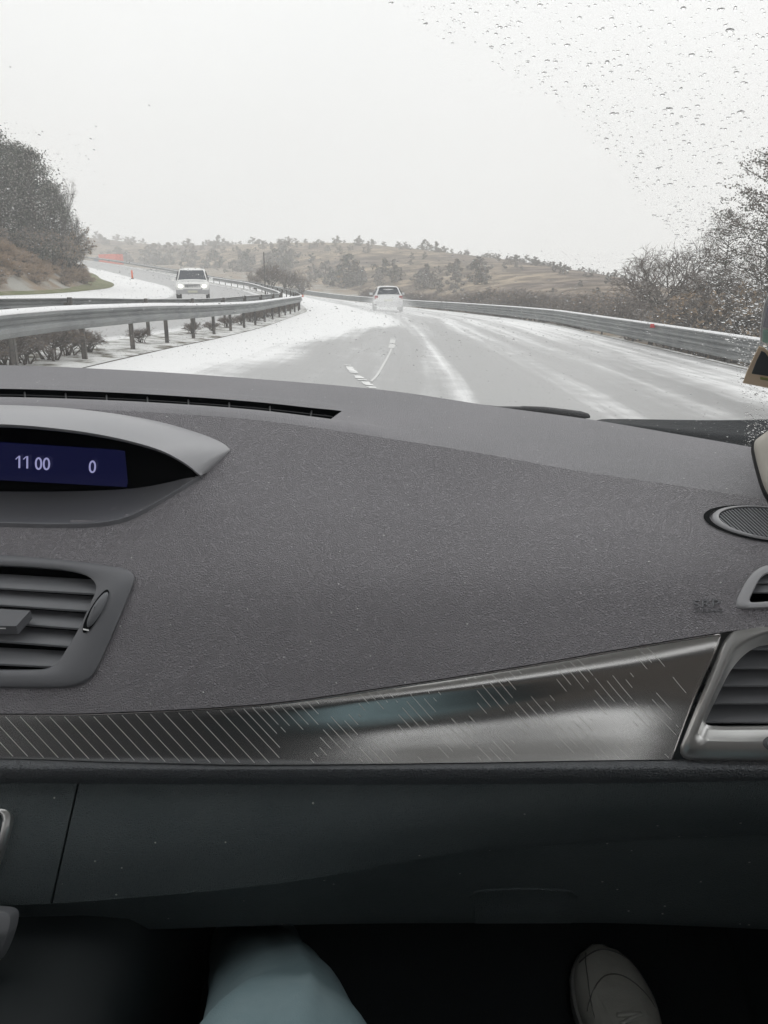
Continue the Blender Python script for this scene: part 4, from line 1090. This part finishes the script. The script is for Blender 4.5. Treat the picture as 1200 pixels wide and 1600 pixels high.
mb = MB(); mb.box((0, -2.0, .48), (.80, .08, .13)); mb.box((0, -2.03, .33), (.6, .06, .05)); mb.build('bumper', M['bumper'], E, smooth=False)
mb = MB(); mb.box((0, -2.05, .68), (.26, .01, .055)); mb.build('number_plate', M['plate'], E, smooth=False)
mb = MB(); mb.box((0, -1.50, 1.43), (.50, .13, .015)); mb.build('spoiler', M['carwhite'], E, smooth=False)
wheels(E, .78, (1.25, -1.3), .31)
# red lorry far off
gq = on_ground(166, 225); E = empty('lorry', gq, 1.0); tag(E, 'red-orange lorry with a blue cab far off where the road bends away', 'lorry')
mb = MB(); mb.box((0, -2.4, 2.3), (1.25, 3.6, 1.35)); mb.box((0, -2.4, 3.67), (1.2, 3.5, .03)); mb.build('trailer', M['truckred'], E, smooth=False)
mb = MB(); rows = [[Vector((x, y, z)) for y, z in ((1.4, .7), (3.5, .7), (3.55, 1.7), (3.3, 2.9), (1.4, 3.1))] for x in (-1.2, 1.2)]
mb.add(rows[0]+rows[1], [(0, 1, 2, 3, 4), (9, 8, 7, 6, 5)]+[(i, (i+1) % 5, 5+(i+1) % 5, 5+i) for i in range(5)]); cb = mb.build('cab', M['truckblue'], E, smooth=False, fix=True)
pane('cab_window', cb, [(-1.0, 3.55, 1.8), (1.0, 3.55, 1.8), (1.0, 3.34, 2.7), (-1.0, 3.34, 2.7)], (0, .04, .01))
mb = MB(); mb.box((0, -1, .8), (.9, 4.5, .15)); mb.build('chassis', M['bumper'], E, smooth=False)
wheels(E, 1.05, (-5, -3.9, 2.4), .5)

# ------------------------------------------------------------------ vegetation
M['bark'] = mat('grey_bark', (.085, .075, .065), .9, spec=.1, var=(6, (.13, .115, .10), .4, .65))
M['twig'] = mat('bare_twigs', (.17, .145, .13), .95, spec=.05)
M['twigf'] = mat('frosted_twigs', (.36, .335, .315), .95, spec=.05)
M['needle'] = mat('dark_needles', (.035, .045, .032), .9, spec=.1)
M['needle2'] = mat('grey_green_needles', (.10, .115, .09), .9, spec=.1)
M['dry'] = mat('dry_leaves', (.30, .225, .155), .95, spec=.05)
def leafcard(mb, p, s_, r_, m):
    a = Vector((r_.gauss(0, 1), r_.gauss(0, 1), r_.gauss(0, 1))).normalized(); b = a.cross(Vector((r_.gauss(0, 1), r_.gauss(0, 1), r_.gauss(0, 1)))).normalized()
    k = r_.uniform(.35, .7)
    mb.add([p-a*s_, p+b*s_*k, p+a*s_, p-b*s_*k*.8], [(0, 1, 2, 3)], m)
def twigtri(mb, p, d, L, wd, m):
    s_ = d.cross(Vector((.3, 1, .2))).normalized()*wd
    mb.add([p-s_, p+s_, p+d*L], [(0, 1, 2)], m)
def bare_tree(name, h, r_, spread=.55, depth=5, twigs=5, frost=.3, stems=1, trunk_frac=.28, leaf=0, low=False, gnarl=.35, tw_=1.0):
    root = empty(name, (0, 0, -500)); tb = MB(); tw = MB()
    def br(p, d, L, rad, k):
        n = 3; pts = [p]; q = p; dd = d.copy()
        for i in range(n):
            dd = (dd+Vector((r_.gauss(0, gnarl*.4), r_.gauss(0, gnarl*.4), r_.gauss(0, gnarl*.25)+.05))).normalized(); q = q+dd*(L/n); pts.append(q)
        tb.tube(pts, [rad*(1-.4*i/n) for i in range(n+1)], 5 if k > 1 else 7, cap=False)
        if k >= depth:
            for _ in range(twigs):
                e = (dd+Vector((r_.gauss(0, .7), r_.gauss(0, .7), r_.gauss(0, .6)))).normalized()
                s0 = pts[r_.randint(1, n)]; LL = L*r_.uniform(.5, 1.1)
                twigtri(tw, s0, e, LL, max(.006, rad*.5)*tw_, 1 if r_.random() < frost else 0)
                for _ in range(3):
                    e2 = (e+Vector((r_.gauss(0, .6), r_.gauss(0, .6), r_.gauss(0, .6)))).normalized()
                    twigtri(tw, s0+e*LL*r_.uniform(.3, .9), e2, LL*.55, max(.005, rad*.35)*tw_, 1 if r_.random() < frost else 0)
                if leaf and r_.random() < leaf: leafcard(tw, s0+e*LL*.8, .07*h/3, r_, 2)
            return
        for _ in range(r_.choice((2, 3, 3))):
            ax_ = Vector((r_.gauss(0, 1), r_.gauss(0, 1), r_.gauss(0, .35))).normalized()
            nd = (dd*(1-spread*.45)+ax_*spread).normalized()
            br(pts[-1] if r_.random() < .6 else pts[r_.randint(1, n)], nd, L*r_.uniform(.62, .86), rad*.60, k+1)
    for s_ in range(stems):
        d0 = Vector((r_.gauss(0, .12 if stems == 1 else .55), r_.gauss(0, .12 if stems == 1 else .55), 1)).normalized()
        br(Vector((r_.gauss(0, .02*h*stems**.5), r_.gauss(0, .02*h*stems**.5), -.1)), d0, h*trunk_frac, h*.020, 1)
    tb.build('trunk', M['bark'], root, smooth=True); tw.build('crown', [M['twig'], M['twigf'], M['dry']], root, smooth=False)
    root['h'] = max(v[2] for v in tw.v); return root
def leafy_tree(name, h, wd, r_, n, leafs, clumps=26, base=.12, mats=('needle', 'needle2', 'twigf'), mixp=(.50, .80)):
    root = empty(name, (0, 0, -500)); tb = MB(); cr_ = MB()
    tb.tube([(0, 0, -.2), (.02*h, 0, h*.35), (-.01*h, .01*h, h*.65), (0, 0, h*.93)], [h*.030, h*.022, h*.014, h*.004], 8)
    cl = []
    for i in range(clumps):
        z = base+(.98-base)*(i+.5)/clumps; rad = wd*(1-((z-.42)/.60)**2 if z > .42 else .75+.25*z/.42)
        a = r_.uniform(0, 2*math.pi); k = r_.uniform(.25, .95)*max(.08, rad)
        c = Vector((k*math.cos(a)*h, k*math.sin(a)*h, z*h+r_.gauss(0, .02)*h)); cl.append((c, r_.uniform(.07, .15)*h*(.6+max(0, rad)/wd*.5)))
        tb.tube([(0, 0, max(.1, z-.12)*h), tuple(c*.5+Vector((0, 0, z*h*.5-.02*h))), tuple(c)], [h*.010, h*.006, h*.002], 5)
    for i in range(n):
        c, s_ = r_.choice(cl); d = Vector((r_.gauss(0, 1), r_.gauss(0, 1), r_.gauss(0, .7))); p = c+d*s_*.55
        q = r_.random(); leafcard(cr_, p, leafs*r_.uniform(.6, 1.4), r_, 0 if q < mixp[0] else (1 if q < mixp[1] else 2))
    tb.build('trunk', M['bark'], root); cr_.build('crown', [M[x] for x in mats], root, smooth=False)
    root['h'] = h; return root
used = set()
def plant(proto, u, y, hgt=None, vtop=None, label=None, cat=None, group=None, rz=None, pos=None, wide=1.0, sink=0):
    p = pos if pos is not None else on_ground(u, y)
    if hgt is None: hgt = P(u, vtop, y).z-p.z
    o = proto if proto.name not in used else copy_tree(proto); used.add(proto.name)
    k = hgt/proto['h']; o.location = p-Vector((0, 0, sink)); o.scale = (k*wide, k*wide, k); o.rotation_euler = (0, 0, rz if rz is not None else rnd.uniform(0, 6.28))
    tag(o, label, cat, group); return o
r_ = random.Random(5)
# left bank
T1 = leafy_tree('evergreen_tree', 10, .24, r_, 17000, .085, 40)
T2 = leafy_tree('evergreen_tree', 9, .27, random.Random(9), 17000, .085, 40, base=.05)
B1 = bare_tree('bare_tree', 6, random.Random(2), spread=.5, depth=6, twigs=5, frost=.7, stems=3, trunk_frac=.22)
LG = 'dark trees on the left bank'
plant(T1, 8, 51, vtop=196, label='tallest dark evergreen at the left edge of the view', cat='tree')
plant(T2, 62, 53, vtop=228, label='round-topped dark evergreen right of the tallest one on the left bank', cat='tree')
plant(T2, 36, 56, vtop=222, label='dark evergreen squeezed between the two tallest on the left bank', cat='tree')
plant(T1, -55, 49, vtop=205, label='dark evergreen just outside the left edge of the view', cat='tree')
plant(T2, -120, 47, vtop=190, label='broad evergreen farther left on the bank', cat='tree')
plant(T1, 92, 57, vtop=285, label='lower evergreen on the sloping right end of the left-hand trees', cat='tree')
plant(B1, 96, 57, vtop=268, wide=.5, label='wispy bare tree poking out at the right of the dark evergreens', cat='tree')
B1b = bare_tree('bare_tree', 4, random.Random(21), spread=.75, depth=5, twigs=6, frost=.55, stems=5, trunk_frac=.24, leaf=.25)
S1 = bare_tree('bush', 2, random.Random(22), spread=.8, depth=4, twigs=8, frost=.35, stems=9, trunk_frac=.27, leaf=.5)
S2 = bare_tree('bush', 2, random.Random(23), spread=.8, depth=4, twigs=8, frost=.6, stems=9, trunk_frac=.27, leaf=.3)
M['bracken'] = mat('dead_bracken', (.38, .27, .18), .95, spec=.05)
S4 = bare_tree('bush', 2, random.Random(25), spread=.85, depth=4, twigs=9, frost=.35, stems=10, trunk_frac=.27, leaf=1.0)
for ch in S4.children:
    if ch.name.startswith('crown'): ch.data.materials[0] = M['bracken']; ch.data.materials[2] = M['bracken']
S3 = bare_tree('bush', 2, random.Random(24), spread=.7, depth=4, twigs=8, frost=.15, stems=10, trunk_frac=.30, leaf=.1)
for i, (u, y, vt) in enumerate(((114, 50, 362), (116, 58, 384), (106, 47, 340), (80, 43, 352), (50, 41, 348), (20, 40, 352), (-10, 39, 345), (66, 46, 345), (35, 44, 350), (92, 44, 360), (4, 37, 372))):
    plant(B1b, u, y+11, vtop=vt, label='tangled frosted thicket tree in front of the evergreens on the left bank', cat='tree', group='frosted thicket on the left bank', wide=.8)
for i in range(190):
    y = rnd.uniform(30, 66); t = -14.3-rnd.uniform(0, 4.5)
    p = W(y, t); q = proj(p)
    if q[0] > 150 or q[0] < -200: continue
    plant(S4, 0, 0, hgt=rnd.uniform(.45, 1.0), pos=p, label='brown winter bush at the foot of the left-hand trees', cat='bush', group='brown bushes on the left bank', wide=1.3)
# median weeds
for u, y, h_, lb in ((128, 10.6, .62, 'straggly weed clump below the median rail, in front of the dark posts'), (30, 9.4, .60, 'weed clump below the median rail at the left edge of the view')):
    p = on_ground(u, y); plant(S3, 0, 0, hgt=h_, pos=W(y, -.35), label=lb, cat='weeds', wide=1.25)
for y, h_ in ((9.2, .5), (10, .45), (11.4, .5), (12.1, .4), (14.6, .35), (18.5, .35), (20.4, .3), (22.6, .4), (24.7, .4), (26.5, .45), (27.6, .5), (29, .5), (30.6, .5), (32, .45), (34, .5), (36, .5), (38, .5), (41, .5), (44, .5)):
    plant(S3, 0, 0, hgt=h_, pos=W(y, -.4), label='small dark weed tuft between the median rail posts', cat='weeds', group='weed tufts in the median', wide=1.2)
# median trees beyond the rail end
for u, y, vt, pr in ((424, 76, 402, S3), (448, 80, 412, S3), (470, 92, 415, S2), (398, 84, 418, S2)):
    plant(pr, u, y, vtop=vt, label='grey bush at the bend beyond the end of the near guard rail', cat='bush', group='bushes at the bend', wide=.7)
# brush beyond the right guard rail
for i in range(120):
    y = 14+rnd.random()**1.1*95; t = tR(y)+rnd.uniform(3.4, 10+y*.06)
    p = W(y, t); q = proj(p)
    if not (560 < q[0] < 1330): continue
    if q[0] > 1130 and rnd.random() < .5: continue
    plant(rnd.choice((S1, S2, S3, S3)), 0, 0, hgt=rnd.uniform(1.6, 3.0), pos=p, label='bare grey-brown bush in the brush behind the right guard rail', cat='bush', group='brush behind the right guard rail', wide=1.25)
# right-hand trees
B2 = bare_tree('bare_tree', 6, random.Random(33), spread=.55, depth=6, twigs=4, frost=.1, stems=1, trunk_frac=.30, tw_=1.8)
B3 = bare_tree('bare_tree', 6, random.Random(37), spread=.70, depth=5, twigs=5, frost=.2, stems=3, trunk_frac=.27, gnarl=.6, tw_=2.0)
plant(B2, 1012, 34, vtop=362, label='lone bare tree behind the right guard rail left of the pines', cat='tree', rz=.6)
plant(B2, 1042, 37, vtop=378, label='second bare tree just right of the lone one', cat='tree', rz=3.6)
plant(B3, 1078, 30, vtop=385, label='leaning gnarled bare tree between the lone bare tree and the pines', cat='tree', rz=2.2)
def pine(name, h, r_, n):
    root = empty(name, (0, 0, -500)); tb = MB(); cr_ = MB()
    tb.tube([(0, 0, -.2), (.15, 0, h*.3), (-.1, .1, h*.6), (.1, 0, h*.97)], [h*.024, h*.018, h*.012, h*.003], 8)
    tips = []
    for i in range(44):
        z = h*(.30+.68*(i/43.0)); a = i*2.4+r_.uniform(-.5, .5); L = h*(.36*(1-((z/h-.30)/.72))**.75+.06)*r_.uniform(.65, 1.1)
        d = Vector((math.cos(a), math.sin(a), .22)); p0 = Vector((0, 0, z)); p1 = p0+d*L*.5; p2 = p0+d*L+Vector((0, 0, .12*L))
        p1 = p1+Vector((0, 0, r_.uniform(-.08, .12)*L)); p2 = p2+Vector((0, 0, r_.uniform(-.15, .25)*L)); tb.tube([p0, p1, p2], [h*.004, h*.0025, h*.001], 5)
        for k in range(7):
            f = .35+.65*k/6; c = p0.lerp(p2, f)+Vector((r_.gauss(0, .09*L), r_.gauss(0, .09*L), r_.gauss(0, .05*L))); tips.append((c, h*.019*r_.uniform(.6, 1.5)))
    for i in range(n):
        c, s_ = r_.choice(tips); p = c+Vector((r_.gauss(0, 1), r_.gauss(0, 1), r_.gauss(0, .6)))*s_
        leafcard(cr_, p, .045*h/8*r_.uniform(.6, 1.4), r_, 0 if r_.random() < .7 else 1)
    tb.build('trunk', M['bark'], root); cr_.build('crown', [M['twig'], M['needle2']], root, smooth=False); root['h'] = h; return root
PN = pine('pine_tree', 8, random.Random(41), 9000); PN2 = pine('pine_tree', 8, random.Random(43), 8000)
plant(PN, 1182, 27, vtop=238, label='largest dark pine at the right edge seen through the raindrops', cat='tree', rz=.4, wide=1.1)
plant(PN2, 1118, 32, vtop=335, label='smaller dark pine left of the largest one', cat='tree', rz=1.4, wide=.9)
plant(PN2, 1290, 25, vtop=180, label='tall pine beyond the right edge of the view', cat='tree', rz=3.0, wide=1.1)
plant(PN, 1235, 34, vtop=300, label='pine behind the two right-hand pines', cat='tree', rz=4)
for u, y, vt in ((1100, 27, 452), (1125, 26, 440), (1150, 28, 430), (1175, 25, 440), (1210, 25, 440), (1240, 24, 430), (1135, 33, 420), (1190, 33, 410)):
    plant(B1b, u, y, vtop=vt, label='dense undergrowth under the right-hand pines', cat='bush', group='undergrowth beneath the pines', wide=1.2)
# hillside shrubs
HSa = leafy_tree('hillside_shrub', 3, .50, random.Random(51), 1300, .17, 14, base=.0, mats=('needle2', 'twig', 'dry'), mixp=(.45, .8))
HSb = leafy_tree('hillside_shrub', 3, .60, random.Random(52), 1300, .17, 14, base=.0, mats=('twig', 'twigf', 'needle2'), mixp=(.5, .8))
HSc = leafy_tree('hillside_shrub', 3, .60, random.Random(53), 1300, .16, 12, base=.0, mats=('twigf', 'twig', 'dry'), mixp=(.6, .85))
def hshrub(pr, u, v, hp, label, group=None, wide=1.0):
    p = hill_pt(u, v); y = p.y; plant(pr, 0, 0, hgt=hp/FPX*y*1.2, pos=p, label=label, cat='shrub', group=group, wide=wide, sink=hp/FPX*y*.18)
for u, v, hp, lb in ((617, 440, 21, 'dark round shrub alone on the pale slope above the white hatchback'), (545, 446, 42, 'dark shrub column low on the hillside left of the white hatchback'), (343, 381, 13, 'dark rounded tree breaking the crest above the oncoming lane'), (664, 389, 14, 'thin-crowned tree on the crest above the right lane'), (680, 391, 13, 'second thin-crowned tree on the crest'), (712, 425, 18, 'dark shrub on the beige slope above the right guard rail'), (745, 440, 30, 'tall dark shrub right of the beige clearing')):
    hshrub(HSa, u, v, hp, lb)
for i in range(150):
    u = rnd.uniform(150, 1090); c = crest(u); v = c+2+rnd.random()**1.3*(14 if rnd.random() < .45 else 70)
    if v > 470: continue
    hp = rnd.uniform(5, 10)*(1 if v-c < 20 else 1.25)
    hshrub(rnd.choice((HSa, HSb, HSb, HSc)), u, v, hp, 'scrubby winter shrub dotted over the hillside', 'shrubs dotted over the hillside', rnd.uniform(.9, 1.5))
for i in range(80):
    u = rnd.uniform(170, 1080); c = crest(u)
    hshrub(rnd.choice((HSa, HSb)), u, c+rnd.uniform(1, 6), rnd.uniform(3, 7), 'low shrub along the crest of the hill', 'shrubs along the hill crest', rnd.uniform(1, 1.8))
for i in range(58):
    u = rnd.uniform(180, 760); p = hill_pt(u, 468 if u > 520 else (452 if u > 330 else 430)); 
    hshrub(rnd.choice((HSb, HSb, HSc, HSa)), u, rnd.uniform(425, 452) if u > 480 else rnd.uniform(402, 440), rnd.uniform(14, 26), 'grey bare bush in the thicket along the foot of the hill', 'thicket at the foot of the hill', rnd.uniform(.8, 1.3))

# spray behind the hatchback
sm = bpy.data.materials.new('road_spray'); sm.use_nodes = True; n = sm.node_tree.nodes; l = sm.node_tree.links; n.clear()
o_ = n.new('ShaderNodeOutputMaterial'); v_ = n.new('ShaderNodeVolumePrincipled'); v_.inputs['Color'].default_value = (1, 1, 1, 1)
tcs = n.new('ShaderNodeTexCoord'); gr_ = n.new('ShaderNodeTexGradient'); gr_.gradient_type = 'SPHERICAL'
mps = n.new('ShaderNodeMapping'); mps.inputs['Location'].default_value = (0, 0, 0)
mu = n.new('ShaderNodeMath'); mu.operation = 'MULTIPLY'; mu.inputs[1].default_value = .55
l.new(tcs.outputs['Object'], mps.inputs[0]); l.new(mps.outputs[0], gr_.inputs[0]); l.new(gr_.outputs['Fac'], mu.inputs[0]); l.new(mu.outputs[0], v_.inputs['Density'])
l.new(v_.outputs[0], o_.inputs['Volume'])
mb = MB(); mb.grid([[Vector((math.sin(a)*math.cos(b), math.sin(a)*math.sin(b), math.cos(a))) for b in [2*math.pi*k/20 for k in range(20)]] for a in lin(.02, math.pi-.02, 12)], closed=True)
mb.add([mb.v[i] for i in range(20)], [tuple(range(20))]); mb.add([mb.v[i] for i in range(240, 260)], [tuple(range(20))])
spy = mb.build('road_spray', sm, fix=True); gq = on_ground(606, 44.3); spy.location = gq+Vector((0, 0, .32)); spy.scale = (1.7, 2.6, .75)
tag(spy, 'pale spray thrown up behind the white hatchback', 'spray', kind='stuff')

# ------------------------------------------------------------------ drizzle haze
hm = bpy.data.materials.new('haze'); hm.use_nodes = True; n = hm.node_tree.nodes; n.clear()
o_ = n.new('ShaderNodeOutputMaterial'); v_ = n.new('ShaderNodeVolumePrincipled'); v_.inputs['Density'].default_value = .0023
v_.inputs['Color'].default_value = (1, 1, 1, 1); v_.inputs['Anisotropy'].default_value = .1
hm.node_tree.links.new(v_.outputs[0], o_.inputs['Volume'])
mb = MB(); mb.box((-60, 195, 25), (760, 300, 58)); hz = mb.build('haze', hm, smooth=False, fix=True)
tag(hz, 'pale drizzle haze greying the far hills', 'haze', kind='stuff')
